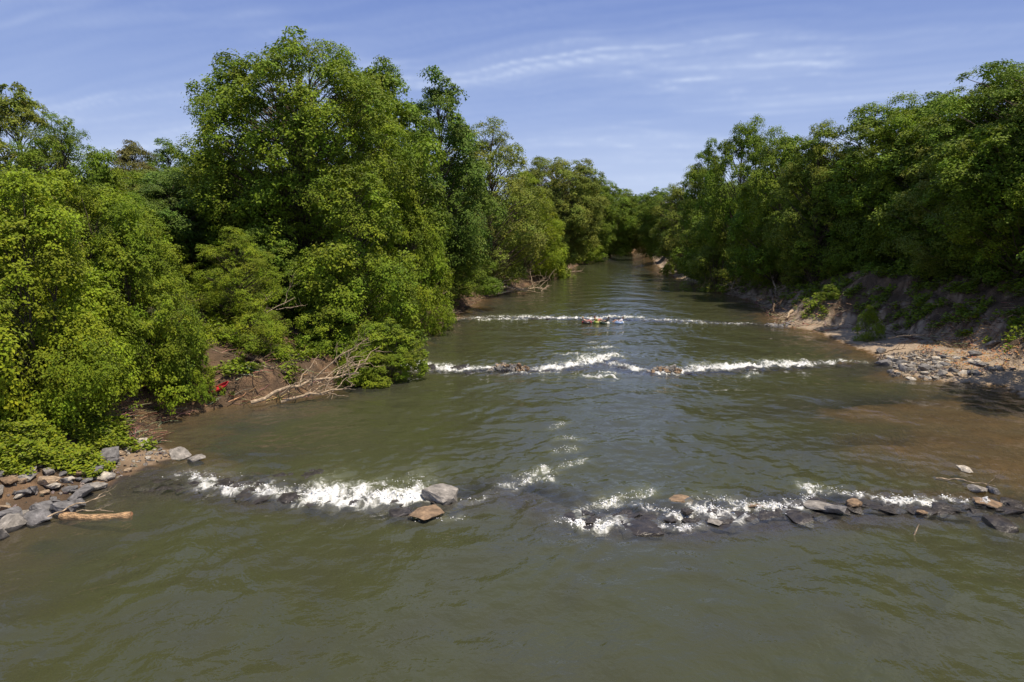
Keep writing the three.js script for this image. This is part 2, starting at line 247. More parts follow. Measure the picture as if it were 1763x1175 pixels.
{
  const xs = [], zs = []; for (let x = -30; x < 40; x += 0.17) xs.push(x); for (let x = 40; x < 260; x += 4) xs.push(x);
  let z = 40; while (z > -14) { zs.push(z); z -= 1.5; } z = -14; while (z > -420) { zs.push(z); z -= z > -95 ? 0.14 + (-14 - z) * 0.0016 : 2.4; }
  const nx = xs.length, nz = zs.length, pos = new Float32Array(nx * nz * 3), uv = new Float32Array(nx * nz * 2), uv1 = new Float32Array(nx * nz * 2), idx = [], keep = new Uint8Array(nx * nz);
  for (let j = 0; j < nz; j++) for (let i = 0; i < nx; i++) { const x = xs[i], q = zs[j], o = j * nx + i;
    keep[o] = x > xl(q) - 1.2 && x < xr(q) + 1.6 ? 1 : 0;
    pos.set([x, keep[o] && q < -10 && q > -95 ? waterHeight(x, q) : 0, q], o * 3); uv.set([(x - RX0) / (RX1 - RX0), (q - RZ0) / (RZ1 - RZ0)], o * 2); uv1.set([x / 7.3 + 0.012 * n2(x * 0.2, q * 0.2), q / 7.3 + 0.03 * n2(x * 0.15 + 9, q * 0.15)], o * 2);
    if (i && j && (keep[o] || keep[o - 1] || keep[o - nx] || keep[o - nx - 1])) idx.push(o - nx - 1, o - nx, o, o - nx - 1, o, o - 1); }
  for (let k = 0; k < idx.length; k += 3) { const t = idx[k + 1]; idx[k + 1] = idx[k + 2]; idx[k + 2] = t; }
  const g = new THREE.BufferGeometry(); g.setAttribute('position', new THREE.BufferAttribute(pos, 3)); g.setAttribute('uv', new THREE.BufferAttribute(uv, 2)); g.setAttribute('uv1', new THREE.BufferAttribute(uv1, 2)); g.setIndex(idx); g.computeVertexNormals();
  let up = 0; for (let k = 0; k < 3000; k++) up += g.attributes.normal.getY(idx[k * 3]); if (up < 0) { for (let k = 0; k < idx.length; k += 3) { const t = idx[k + 1]; idx[k + 1] = idx[k + 2]; idx[k + 2] = t; } g.setIndex(idx); g.computeVertexNormals(); }
  tag(part('river_water', g, waterMat), 'murky olive river water with white rapids', 'water', null, 'structure');
}

// ------------------------------------------------------------------ trees
const bark = texture(256, (u, v) => { const k = 0.62 + 0.3 * tnA(u * 24, v * 6, 6) + 0.2 * tnB(u * 32, v * 32, 32); return [k, k * 0.96, k * 0.9]; }, true);
const barkMat = new THREE.MeshStandardMaterial({ color: new THREE.Color().setRGB(0.30, 0.25, 0.19), map: bark, bumpMap: bark, bumpScale: 0.03, roughness: 0.95 });
const leafMat = {};
for (const [k, r, g, b] of [['maple', 0.178, 0.246, 0.011], ['kudzu', 0.218, 0.278, 0.011], ['ash', 0.152, 0.220, 0.014], ['sycamore', 0.200, 0.236, 0.030], ['elm', 0.124, 0.196, 0.022], ['oak', 0.152, 0.222, 0.013], ['locust', 0.184, 0.226, 0.020], ['cedar', 0.160, 0.146, 0.034]]) {
  leafMat[k] = new THREE.MeshPhysicalMaterial({ vertexColors: true, color: new THREE.Color().setRGB(r, g, b), roughness: 0.84, transmission: 0.32, thickness: 0, ior: 1.4, side: THREE.DoubleSide });
  leafMat[k].specularIntensity = 0.45;
}
class Leaves { // a growing set of small folded leaves
  constructor(n) { this.n = 0; this.p = new Float32Array(n * 12); this.q = new Float32Array(n * 12); this.c = new Float32Array(n * 12); this.max = n; }
  add(x, y, z, nx, ny, nz, len, wid, ang, c) {
    if (this.n >= this.max) return;
    let l = Math.hypot(nx, ny, nz) || 1; nx /= l; ny /= l; nz /= l;
    let ax = -nz, az = nx, ay = 0; l = Math.hypot(ax, az); if (l < 1e-3) { ax = 1; az = 0; } else { ax /= l; az /= l; }
    const bx = ny * az - nz * ay, by = nz * ax - nx * az, bz = nx * ay - ny * ax, s = Math.sin(ang), k = Math.cos(ang);
    const tx = ax * k + bx * s, ty = by * s, tz = az * k + bz * s, ux = -ax * s + bx * k, uy = by * k, uz = -az * s + bz * k, o = this.n * 12, f = wid * 0.22;
    this.p.set([x, y, z, x + tx * len * 0.45 + ux * wid + nx * f, y + ty * len * 0.45 + uy * wid + ny * f, z + tz * len * 0.45 + uz * wid + nz * f, x + tx * len, y + ty * len - 0.12 * len, z + tz * len, x + tx * len * 0.45 - ux * wid + nx * f, y + ty * len * 0.45 - uy * wid + ny * f, z + tz * len * 0.45 - uz * wid + nz * f], o);
    for (let i = 0; i < 4; i++) { const sgn = i === 1 ? -0.25 : i === 3 ? 0.25 : 0; this.q.set([nx + ux * sgn, ny + uy * sgn, nz + uz * sgn], o + i * 3); this.c.set(c, o + i * 3); }
    this.n++;
  }
  geometry() {
    const g = new THREE.BufferGeometry(), n = this.n, idx = new Uint32Array(n * 6);
    for (let i = 0; i < n; i++) idx.set([i * 4, i * 4 + 2, i * 4 + 1, i * 4, i * 4 + 3, i * 4 + 2], i * 6);
    g.setAttribute('position', new THREE.BufferAttribute(this.p.slice(0, n * 12), 3)); g.setAttribute('normal', new THREE.BufferAttribute(this.q.slice(0, n * 12), 3)); g.setAttribute('color', new THREE.BufferAttribute(this.c.slice(0, n * 12), 3)); g.setIndex(new THREE.BufferAttribute(idx, 1));
    return g;
  }
}
// crown profiles: share of the full radius at height t (0 foot of the crown, 1 top)
const PROFILE = {
  hero: (t) => (0.55 + 0.45 * ss(0, 0.6, t)) * Math.sqrt(1 - ss(0.72, 1.14, t)), oval: (t) => Math.sin(Math.PI * (0.14 + 0.84 * t)) ** 0.75, round: (t) => Math.sqrt(Math.max(0, 1 - (1.75 * t - 0.75) ** 2)) * 0.95 + 0.05,
  dome: (t) => Math.sqrt(Math.max(0, 1 - t * t * 0.97)) * (0.82 + 0.18 * Math.sin(t * 5)), tower: (t) => 0.78 + 0.22 * Math.sin(t * 6.5) - 0.55 * ss(0.8, 1, t), airy: (t) => Math.sin(Math.PI * (0.1 + 0.86 * t)) ** 0.9,
};
function buildTree({ seed, H, R, base, prof, clumps, clumpR, leaves, leaf, wild = 0.3, spray = 14, stems = 1, flat = 0.88, droop = 0 }) {
  const r = mulberry(seed), gauss = () => (r() + r() + r() - 1.5) * 0.82, wood = [], L = new Leaves(Math.round(leaves * 1.35)), tops = [], f = PROFILE[prof], y0 = H * base;
  const lean = V((r() - 0.5) * 0.06 * H, 0, (r() - 0.5) * 0.06 * H), trunks = [];
  for (let s = 0; s < stems; s++) {
    const a = (s / stems) * 6.283 + r(), o = stems > 1 ? 0.10 * R : 0, top = V(Math.cos(a) * o * 4 + lean.x, H * (stems > 1 ? 0.75 : 0.9), Math.sin(a) * o * 4 + lean.z), foot = V(Math.cos(a) * o, -0.5, Math.sin(a) * o), ps = [], rs = [], tr = (stems > 1 ? 0.010 : 0.017) * H;
    for (let i = 0; i <= 8; i++) { const t = i / 8, p = foot.clone().lerp(top, t); if (i) { p.x += gauss() * 0.02 * H; p.z += gauss() * 0.02 * H; } ps.push(p); rs.push(tr * (i === 0 ? 1.35 : 1 - 0.88 * t)); }
    trunks.push(ps); wood.push(limb(ps, rs, 7));
  }
  let tries = 0;
  while (tops.length < clumps && tries++ < clumps * 60) {
    const t = r() ** 0.9, az = r() * 6.283, rag = 1 + wild * n3(Math.cos(az) * 1.7 + seed, t * 3.2, Math.sin(az) * 1.7) + 0.5 * wild * n3(Math.cos(az) * 4 + seed, t * 7, Math.sin(az) * 4);
    const rr = R * f(t) * rag * (0.42 + 0.58 * Math.sqrt(r())), y = y0 + (H - y0) * Math.min(t * (0.93 + 0.10 * n3(Math.cos(az) * 1.2, seed, Math.sin(az) * 1.2)), 0.985), c = V(Math.cos(az) * rr + lean.x * t, y, Math.sin(az) * rr + lean.z * t), cr = clumpR * (0.6 + 0.75 * r()) * (1 - 0.22 * t);
    if (tops.some((o) => o.c.distanceTo(c) < 0.72 * Math.max(o.cr, cr))) continue;
    tops.push({ c, cr, tone: 0.76 + 0.48 * r(), hue: r(), big: 0.72 + 0.6 * r() });
    const ps = trunks[Math.floor(r() * stems)], hd = Math.hypot(c.x, c.z), at = clamp((y - 0.65 * hd - 0.05 * H) / (H * 0.9), 0.05, 0.92) * 8, k = Math.floor(at), from = ps[k].clone().lerp(ps[Math.min(8, k + 1)], at - k);
    wood.push(wobbly(from, c, 0.004 * H * (0.6 + hd / R * 0.5), 0.0012 * H, 4, 0.10, r, 0.06 - droop * 0.1, 4));
  }
  const mid = y0 + (H - y0) * 0.42, area = tops.reduce((s, o) => s + o.cr ** 2, 0);
  for (const { c, cr, tone, hue, big } of tops) {
    const lf = leaf * big, share = Math.round(leaves * cr * cr / area / big), nS = Math.max(5, Math.round(share / spray)), out = V(c.x, (c.y - mid) * 0.8, c.z).normalize();
    for (let s = 0; s < nS; s++) {
      const d = V(gauss(), gauss(), gauss()).normalize().addScaledVector(out, 0.55).add(V(0, 0.35, 0)).normalize(), q = cr * (0.55 + 0.5 * Math.sqrt(r())), px = c.x + d.x * q, py = c.y + d.y * q * flat - droop * cr * r() * r() * 1.6, pz = c.z + d.z * q, sr = cr * 0.24 + leaf * 0.5;
      const st = tone * (0.88 + 0.24 * r()), sh = hue * 0.6 + r() * 0.4;
      for (let k = 0; k < spray; k++) {
        const ex = gauss() * sr, ey = gauss() * sr * 0.8, ez = gauss() * sr, lv = st * (0.82 + 0.36 * r()), yel = 0.82 + 0.34 * sh * (0.6 + 0.8 * r());
        L.add(px + ex, py + ey, pz + ez, d.x * 0.7 + gauss() * 0.8, 0.5 + d.y * 0.35 + gauss() * 0.65, d.z * 0.7 + gauss() * 0.8, lf * (0.7 + 0.6 * r()), lf * 0.33 * (0.75 + 0.5 * r()), r() * 6.283, [lv * yel, lv, lv * (0.8 + 0.4 * r())]);
      }
    }
  }
  return { H, R, trunk: mergeGeometries(wood), crown: L.geometry() };
}
const KIND = {
  hero: buildTree({ seed: 25, H: 22, R: 7.5, base: 0.06, prof: 'hero', clumps: 400, clumpR: 1.55, leaves: 170000, leaf: 0.215, wild: 0.26 }),
  oval: buildTree({ seed: 34, H: 20, R: 4.8, base: 0.08, prof: 'oval', clumps: 110, clumpR: 1.45, leaves: 58000, leaf: 0.225, wild: 0.38 }),
  oval2: buildTree({ seed: 35, H: 20, R: 5, base: 0.1, prof: 'oval', clumps: 115, clumpR: 1.5, leaves: 60000, leaf: 0.225, wild: 0.34 }),
  round: buildTree({ seed: 41, H: 18, R: 5.6, base: 0.12, prof: 'round', clumps: 115, clumpR: 1.5, leaves: 60000, leaf: 0.22, wild: 0.36 }),
  dome: buildTree({ seed: 52, H: 11, R: 4.6, base: 0.02, prof: 'dome', clumps: 105, clumpR: 1.15, leaves: 42000, leaf: 0.2, wild: 0.34, stems: 2 }),
  dome2: buildTree({ seed: 53, H: 11, R: 4.6, base: 0.02, prof: 'dome', clumps: 90, clumpR: 1.25, leaves: 42000, leaf: 0.2, wild: 0.42, stems: 3 }),
  tower: buildTree({ seed: 61, H: 14, R: 3.9, base: 0.02, prof: 'tower', clumps: 100, clumpR: 1.15, leaves: 46000, leaf: 0.19, wild: 0.32, droop: 0.5 }),
  airy: buildTree({ seed: 72, H: 22, R: 5, base: 0.16, prof: 'airy', clumps: 105, clumpR: 1.3, leaves: 52000, leaf: 0.215, wild: 0.4 }),
  fine: buildTree({ seed: 83, H: 20, R: 6.2, base: 0.05, prof: 'oval', clumps: 170, clumpR: 1.25, leaves: 56000, leaf: 0.19, wild: 0.3, spray: 9, flat: 0.95 }),
  near: buildTree({ seed: 91, H: 9, R: 3.3, base: 0.0, prof: 'dome', clumps: 100, clumpR: 0.95, leaves: 74000, leaf: 0.125, wild: 0.36, stems: 3, droop: 0.6, spray: 16 }),
  nearb: buildTree({ seed: 92, H: 9, R: 3.4, base: 0.0, prof: 'tower', clumps: 100, clumpR: 0.95, leaves: 70000, leaf: 0.125, wild: 0.45, stems: 3, droop: 0.6, spray: 16 }),
  shrub: buildTree({ seed: 101, H: 5, R: 2.7, base: 0.05, prof: 'dome', clumps: 70, clumpR: 0.62, leaves: 26000, leaf: 0.125, wild: 0.45, stems: 4 }),
  shrubfine: buildTree({ seed: 112, H: 5, R: 2.4, base: 0.04, prof: 'dome', clumps: 70, clumpR: 0.6, leaves: 20000, leaf: 0.11, wild: 0.5, stems: 5, spray: 8, flat: 1 }),
};
function plant(name, label, category, x, z, topY, radius, kind, leaf, turn, lean = 0, grp) {
  const k = KIND[kind], g = group(name), y = Math.max(height(x, z), 0.05) - 0.25, sy = (topY - y) / k.H, sr = Math.min(radius / k.R, 1.35 * sy);
  part('trunk', k.trunk, barkMat, g); part('crown', k.crown, leafMat[leaf], g, 'stuff');
  g.position.set(x, y, z); g.rotation.set(0, turn, 0); g.rotation.order = 'ZYX'; g.rotation.z = lean; g.scale.set(sr, sy, sr);
  return tag(g, label, category, grp);
}
const trees = [
  ['broadleaf_tree', 'tallest broadleaf tree on the left bank, crown rising highest into the sky', -18.61, -61, 25.09, 7.06, 'hero', 'maple'],
  ['broadleaf_tree', 'tall green tree rising just behind and right of the tallest left bank tree', -13.45, -72, 27.21, 5.21, 'oval', 'ash'],
  ['broadleaf_tree', 'tree with a ragged top sloping down towards the river gap', -9.3, -84, 27.49, 5.15, 'oval', 'elm'],
  ['vine_covered_tree', "rounded vine covered tree in front of the tallest tree's right foot", -11.68, -52, 14.67, 3.76, 'tower', 'maple'],
  ['broadleaf_tree', 'small sunlit tree squeezed between the vine covered tree and the water', -9.97, -66, 13.53, 3.37, 'dome', 'maple'],
  ['broadleaf_tree', 'dense leafy tree overhanging the left end of the farthest rapid', -7.96, -85, 10.01, 4.77, 'dome', 'ash'],
  ['broadleaf_tree', 'rounded tree filling the gap left of the pale airy tree', -11.1, -92, 20.7, 4.7, 'oval', 'elm'],
  ['sycamore_tree', 'pale airy tree with many fine leaves on the left bank beyond the rapids', -3.5, -108, 25.99, 7.54, 'fine', 'sycamore'],
  ['sycamore_tree', 'yellow green airy tree next upstream of the tallest pale tree by the water', 2.49, -128, 19.96, 5.45, 'fine', 'kudzu'],
  ['broadleaf_tree', 'light green tree on the left bank with its crown just over the far bend', 10.97, -165, 26.56, 8.71, 'hero', 'sycamore'],
  ['broadleaf_tree', 'bright low tree on the left bank at the driftwood point', 5.01, -138, 15.69, 5.17, 'dome', 'kudzu'],
  ['broadleaf_tree', 'mid green tree before the far bend, left of the sky gap', 22.93, -215, 25.69, 8.23, 'hero', 'ash'],
  ['broadleaf_tree', 'small far tree at the tip of the left tree line', 36.87, -260, 25.6, 9.29, 'hero', 'ash'],
  ['broadleaf_tree', 'farthest tree in the gap where the two tree lines meet', 59.53, -330, 26.03, 9.55, 'hero', 'elm'],
  ['broadleaf_tree', 'low far tree closing the river bend under the sky gap', 47.74, -300, 19.91, 9.19, 'hero', 'ash'],
  ['broadleaf_tree', 'slender tree standing left of the tallest tree, touching its lower crown', -32.35, -76, 18.66, 3.88, 'oval', 'elm'],
  ['broadleaf_tree', 'slim tree with an open top at the left edge of the picture', -43.46, -62, 22.67, 3.27, 'airy', 'sycamore'],
  ['broadleaf_tree', 'feathery tree behind the vine thicket, second from the left picture edge', -37.35, -58, 18.91, 3.7, 'fine', 'ash'],
  ['broadleaf_tree', 'rounded tree peeking over the vine thicket near its centre', -27.98, -48, 15.2, 2.53, 'dome', 'ash'],
  ['broadleaf_tree', 'brownish tree in the left skyline dip', -52.39, -96, 22.09, 3.68, 'oval', 'cedar'],
  ['broadleaf_tree', 'blue green round tree in the left skyline dip beside the brownish one', -51.57, -105, 22.55, 4.29, 'oval', 'elm'],
  ['broadleaf_tree', 'pale low tree below the left skyline dip', -32.6, -62, 13.32, 3.96, 'dome', 'sycamore'],
  ['broadleaf_tree', 'leaning young tree between the left thicket and the vine covered tree', -19.01, -47, 10.0, 3.4, 'fine', 'kudzu'],
  ['broadleaf_tree', "understorey tree under the tallest tree's left side", -19.36, -54, 9.78, 3.45, 'dome', 'ash'],
  ['vine_thicket_tree', 'bright vine draped thicket tree at the far left above the bank stones', -22.0, -31, 12.54, 3.3, 'near', 'kudzu'],
  ['vine_thicket_tree', 'bright vine draped thicket tree with its foliage hanging to the muddy bank', -20.52, -36.5, 11.36, 2.61, 'near', 'maple'],
  ['vine_thicket_tree', 'middle vine draped thicket tree between the two brightest ones', -24.03, -38, 12.65, 3.23, 'nearb', 'kudzu'],
  ['broadleaf_tree', 'large spreading tree at the right edge of the picture', 46.44, -60, 24.11, 7.15, 'hero', 'oak'],
  ['broadleaf_tree', 'tall tree with twin pointed tops near the right picture edge', 45.11, -68, 24.53, 5.32, 'oval', 'oak'],
  ['broadleaf_tree', 'tall tree left of the twin topped tree on the right bank', 45.92, -78, 24.85, 5.31, 'oval', 'oak'],
  ['broadleaf_tree', 'broad right bank tree with a level crown above the sandy beach', 42.77, -84, 24.22, 6.15, 'round', 'oak'],
  ['broadleaf_tree', 'fine leaved right bank tree rising over the debris slope', 37.97, -86, 22.53, 4.83, 'fine', 'locust'],
  ['broadleaf_tree', 'mid height right bank tree behind the debris slope', 37.76, -98, 22.49, 5.17, 'round', 'oak'],
  ['broadleaf_tree', 'flat topped tree standing clear above the right tree line', 36.32, -112, 26.23, 4.38, 'round', 'oak'],
  ['broadleaf_tree', 'small tree just left of the flat topped tree', 37.01, -132, 25.78, 3.59, 'oval', 'oak'],
  ['broadleaf_tree', 'pale airy tree at the left slope of the right tree line', 37.9, -146, 22.54, 5.96, 'fine', 'sycamore'],
  ['broadleaf_tree', 'green tree on the right bank nearest the sky gap', 46.14, -205, 21.63, 7.33, 'hero', 'ash'],
  ['broadleaf_tree', 'sunlit tree on the right bank halfway to the bend', 36.9, -122, 17.02, 5.71, 'dome', 'ash'],
  ['broadleaf_tree', 'yellow green sunlit tree low on the right bank above the driftwood', 38.63, -104, 11.73, 4.6, 'fine', 'locust'],
  ['broadleaf_tree', 'leafy tree low in the middle of the tall right bank tree wall', 43.94, -74, 17.25, 4.53, 'dome', 'ash'],
  ['broadleaf_tree', 'broad tree leaning over the debris slope on the right bank', 40.62, -86, 15.65, 5.27, 'dome', 'oak'],
  ['broadleaf_tree', 'low tree at the right picture edge above the stony spit', 45.25, -66, 13.53, 5.17, 'dome', 'oak'],
  ['broadleaf_tree', 'low tree behind the sandy right beach', 43.2, -78, 12.9, 4.38, 'dome', 'oak'],
  ['broadleaf_tree', 'low tree above the eroded right bank', 38.64, -92, 13.79, 4.38, 'round', 'oak'],
  ['shrub', 'leafy shrub leaning over the water at the left end of the middle rapid', -8.65, -45.5, 3.84, 2.56, 'shrub', 'maple'],
  ['shrub', 'tall sunlit shrub above the pale fallen branches on the left bank', -12.46, -48.5, 5.72, 2.81, 'shrub', 'maple'],
  ['shrub', 'low shrub trailing in the water at the tip of the fallen tree', -9.86, -44.6, 2.79, 2.28, 'shrub', 'maple'],
  ['shrub', 'light feathery shrub on the muddy left bank behind the fallen branches', -16.41, -43.5, 5.42, 2.3, 'shrubfine', 'kudzu'],
  ['shrub', 'low vine tangle hanging over the muddy bank below the left thicket', -17.95, -37, 4.34, 1.26, 'shrub', 'maple'],
  ['shrub', 'rounded shrub at the foot of the leaning bare trunk', -10.6, -77, 3.21, 2.95, 'shrub', 'ash'],
  ['shrub', 'low shrub on the right bank by the driftwood heap before the bend', 34.56, -152, 2.39, 2.33, 'shrub', 'maple'],
  ['shrub', 'pale green shrub at the top of the debris slope on the right bank', 33.77, -112, 9.08, 4.29, 'shrubfine', 'locust'],
  ['shrub', 'sunlit yellow green shrub beside the debris slope on the right bank', 37.67, -100, 10.01, 2.89, 'shrubfine', 'kudzu'],
  ['shrub', 'small bright sapling growing on the right sandy beach', 31.74, -60, 3.27, 1.02, 'shrubfine', 'maple'],
  ['shrub', 'shrub hanging over the eroded right bank above the beach', 33.6, -72, 4.26, 2.94, 'shrub', 'oak'],
  ['shrub', 'shrub under the trees behind the sapling', 41.34, -72, 6.7, 3.55, 'shrub', 'oak'],
  ['shrub', 'shrub under the trees above the stony spit', 45.11, -68, 6.6, 3.59, 'shrub', 'oak'],
  ['shrub', 'shrub at the right picture edge under the trees', 45.89, -62, 6.63, 3.17, 'shrub', 'oak'],
  ['shrub', 'low green shrub by the driftwood on the left point', 7.6, -142, 6.46, 3.87, 'shrub', 'maple'],
  ['shrub', 'low shrub on the far left shore just before the bend', 20.77, -200, 8.35, 5.11, 'shrub', 'maple'],
];
const vary = { oval: 'oval2', dome: 'dome2' }; let turnBy = 0;
trees.forEach(([name, label, x, z, top, rad, kind, sp], i) => plant(name, label, name === 'shrub' ? 'shrub' : 'tree', x, z, top, rad * 1.14, i % 2 && vary[kind] ? vary[kind] : kind, sp, (turnBy += 2.4), 0, null));
plant('overhanging_tree', 'drooping tree leaning out over the far end of the river from the right bank', 'tree', 56, -262, 19, 9.5, 'hero', 'locust', 1, 0.62);
{ // near trees beside the frame on the right bank, whose shade falls on the right shore
  for (const [x, z, top, rad, kind, label] of [[36.5, -38, 15, 5, 'round', 'tree shading the sand at the right picture edge'], [28.5, -20, 11, 4.2, 'dome', 'low tree shading the dark right end of the near rapid'], [35.5, -28, 13, 4.5, 'oval', 'tree standing behind the brown right shallows']]) plant('broadleaf_tree', label, 'tree', x, z, top, rad, kind, 'oak', z);
}
{ // the woods behind both banks, one mass of crowns
  const r = mulberry(77), lists = {};
  const put = (side, x, z, h, w) => { const kind = ['oval', 'round', 'dome', 'fine'][Math.floor(r() * 4)], k = KIND[kind], sp = ['ash', 'maple', 'elm', 'sycamore'][Math.floor(r() * 4)]; (lists[side + '|' + kind] ??= { k, sp, side, m: [] }).m.push(new THREE.Matrix4().compose(V(x, height(x, z) - 0.4, z), new THREE.Quaternion().setFromAxisAngle(V(0, 1, 0), r() * 6.28), V(w / k.R, h / k.H, w / k.R))); };
  for (let z = -28; z > -340; z -= 7 + -z * 0.012) {
    for (let d = 17; d < 100; d += 8 + d * 0.05) put('left', xl(Math.max(z, -300)) - d - 3 * r(), z + 5 * (r() - 0.5), Math.min(11 + 4 * r(), 4.5 - z * 0.09), 4.5 + 1.6 * r());
    for (let d = z > -55 ? 16 : 13; d < 70; d += 8 + d * 0.05) put('right', xr(Math.max(z, -286)) + d + 3 * r(), z + 5 * (r() - 0.5), 13 + 4 * r(), 4.6 + 1.6 * r());
  }
  for (let x = 20; x < 160; x += 7) for (let q = 0; q < 2; q++) put('right', x + 5 * r(), -345 - q * 12 - 6 * r(), 14 + 5 * r(), 6 + 2 * r());
  for (const side of ['left', 'right']) {
    const g = group('distant_wood');
    for (const { k, sp, m, side: s } of Object.values(lists)) { if (s !== side) continue;
      for (const [n, geo, mat] of [['trunks', k.trunk, barkMat], ['crowns', k.crown, leafMat[sp]]]) { const im = new THREE.InstancedMesh(geo, mat, m.length); im.name = n; im.userData.kind = 'stuff'; m.forEach((q, i) => im.setMatrixAt(i, q)); g.add(im); } }
    tag(g, side === 'left' ? 'dense wood behind the trees of the left bank' : 'dense wood behind the trees of the right bank', 'wood', null, 'stuff');
  }
}

// ------------------------------------------------------------------ low plants, litter and driftwood on the banks
function spray(seed, n, spread, leaf) { const r = mulberry(seed), L = new Leaves(n), g = () => r() + r() - 1; for (let i = 0; i < n; i++) { const t = 0.8 + 0.4 * r(); L.add(g() * spread, 0.02 + r() * spread * 0.7, g() * spread, g() * 0.8, 0.8, g() * 0.8, leaf * (0.7 + 0.6 * r()), leaf * 0.42, r() * 6.28, [t * (0.9 + 0.25 * r()), t, t]); } return L.geometry(); }
function scatter(name, geo, mat, list, label, category) {
  const im = new THREE.InstancedMesh(geo, mat, list.length), q = new THREE.Quaternion(), e = new THREE.Euler(), m = new THREE.Matrix4();
  list.forEach(([x, y, z, rx, ry, rz, sx, sy = sx, sz = sx, tint], i) => { im.setMatrixAt(i, m.compose(V(x, y, z), q.setFromEuler(e.set(rx, ry, rz)), V(sx, sy, sz))); if (tint) im.setColorAt(i, new THREE.Color().setRGB(...tint)); });
  im.name = name; return tag(im, label, category, null, 'stuff');
}
{
  const r = mulberry(301), list = [], weeds = [];
  for (let i = 0; i < 26000 && list.length < 8200; i++) { // creeping vine over the near left bank
    const z = -17 - 17.5 * r(), d = 0.6 + 10 * r(), x = xl(z) - d, patch = fbm(x * 0.55 + 2, z * 0.55, 3);
    const edge = 2.6 + 1.3 * n2(z * 0.45, 3) - 2.1 * Math.exp(-(((z + 26.2) / 1.1) ** 2)) + 1.4 * Math.exp(-(((z + 28.4) / 1.2) ** 2)); if (d < edge + patch * 0.7 || patch < -0.62) continue;
    list.push([x, height(x, z) + 0.05 + 0.9 * Math.max(0, patch + 0.15) * Math.min(1, d - edge + 0.2) * r(), z, (r() - 0.5) * 0.7, r() * 6.28, (r() - 0.5) * 0.7, 0.8 + 0.7 * r()]);
  }
  scatter('vine_ground_cover', spray(5, 26, 0.24, 0.115), leafMat.kudzu, list, 'bright green vine covering the near left bank above the stones', 'ground cover');
  for (let i = 0; i < 24000 && weeds.length < 8500; i++) { // weeds on the bank slopes
    const left = r() < 0.5, z = -30 - 150 * r() ** 1.5, d = 0.8 + 12 * r(), x = left ? xl(z) - d : xr(z) + beach(z) + d, p = fbm(x * 0.3 + 20, z * 0.3, 3);
    if (p < (left ? 0.0 : z > -85 ? 0.0 : 0.05) + (d < 1.5 ? 0.2 : 0)) continue; weeds.push([x, height(x, z), z, (r() - 0.5) * 0.5, r() * 6.28, (r() - 0.5) * 0.5, (1 + 1.9 * r()) * (left || d < 2 ? 0.85 : 1)]);
  }
  scatter('bank_weeds', spray(6, 22, 0.26, 0.12), leafMat.maple, weeds, 'low green weeds dotted over the earth banks', 'weeds');
}
const driftMat = new THREE.MeshStandardMaterial({ color: new THREE.Color().setRGB(1.0, 0.84, 0.64), map: bark, bumpMap: bark, bumpScale: 0.01, roughness: 0.9 });
const darkWood = new THREE.MeshStandardMaterial({ color: new THREE.Color().setRGB(0.34, 0.25, 0.17), map: bark, bumpMap: bark, bumpScale: 0.015, roughness: 0.95 });
{
  const r = mulberry(311), a = [], b = [], stick = wobbly(V(-0.5, 0, 0), V(0.5, 0, 0), 0.016, 0.006, 4, 0.14, r, 0, 4), fork = mergeGeometries([stick, wobbly(V(-0.05, 0, 0), V(0.35, 0.12, 0.28), 0.01, 0.004, 3, 0.1, r, 0, 4), wobbly(V(0.12, 0, 0), V(0.5, 0.05, -0.2), 0.009, 0.003, 3, 0.1, r, 0, 4)]);
  for (let i = 0; i < 8200; i++) {
    const left = r() < 0.55, z = left ? -31 - 120 * r() ** 1.9 : -52 - 100 * r() ** 1.5, d = (left || z < -66 ? 0.1 : beach(z)) + 6 * r() ** 1.4, x = left ? xl(z) - d : xr(z) + d, s = 0.5 + 1.6 * r() ** 2;
    if (fbm(x * 0.4, z * 0.4 + 6, 2) < -0.25) continue; (r() < 0.6 ? a : b).push([x, height(x, z) + 0.03 + 0.10 * r(), z, (r() - 0.5) * 0.4, left ? 0.5 + 1.2 * (r() - 0.5) + (r() < 0.3 ? 1.6 : 0) : r() * 6.28, (r() - 0.5) * 0.7, s, s, s, [0.6 + 0.7 * r(), 0.6 + 0.6 * r(), 0.6 + 0.5 * r()]]);
  }
  scatter('twig_litter', stick, driftMat, a, 'loose grey brown sticks washed up along both banks', 'twigs');
  scatter('branch_litter', fork, darkWood, b, 'dark forked twigs tangled along both banks', 'twigs');
  const c = [], leafG = spray(8, 1, 0.001, 0.16);
  for (let i = 0; i < 5200; i++) { const z = -45 - 12.5 * r(), x = xr(z) + 1.6 + 7.5 * r(), p = fbm(x * 0.35 + 30, z * 0.35, 3); if (x - xr(z) < 3.4 + 1.4 * p || p < -0.2) continue; c.push([x, height(x, z) + 0.015, z, (r() - 0.5) * 0.8, r() * 6.28, (r() - 0.5) * 0.8, 0.5 + 0.7 * r(), 0.5, 0.7, [0.8 + 0.5 * r(), 0.7 + 0.5 * r(), 0.6 + 0.5 * r()]]); }
  scatter('fallen_leaves', leafG, new THREE.MeshStandardMaterial({ vertexColors: true, color: new THREE.Color().setRGB(0.42, 0.25, 0.10), roughness: 0.9, side: THREE.DoubleSide }), c, 'orange brown fallen leaves lying on the stony right spit', 'leaves');
}
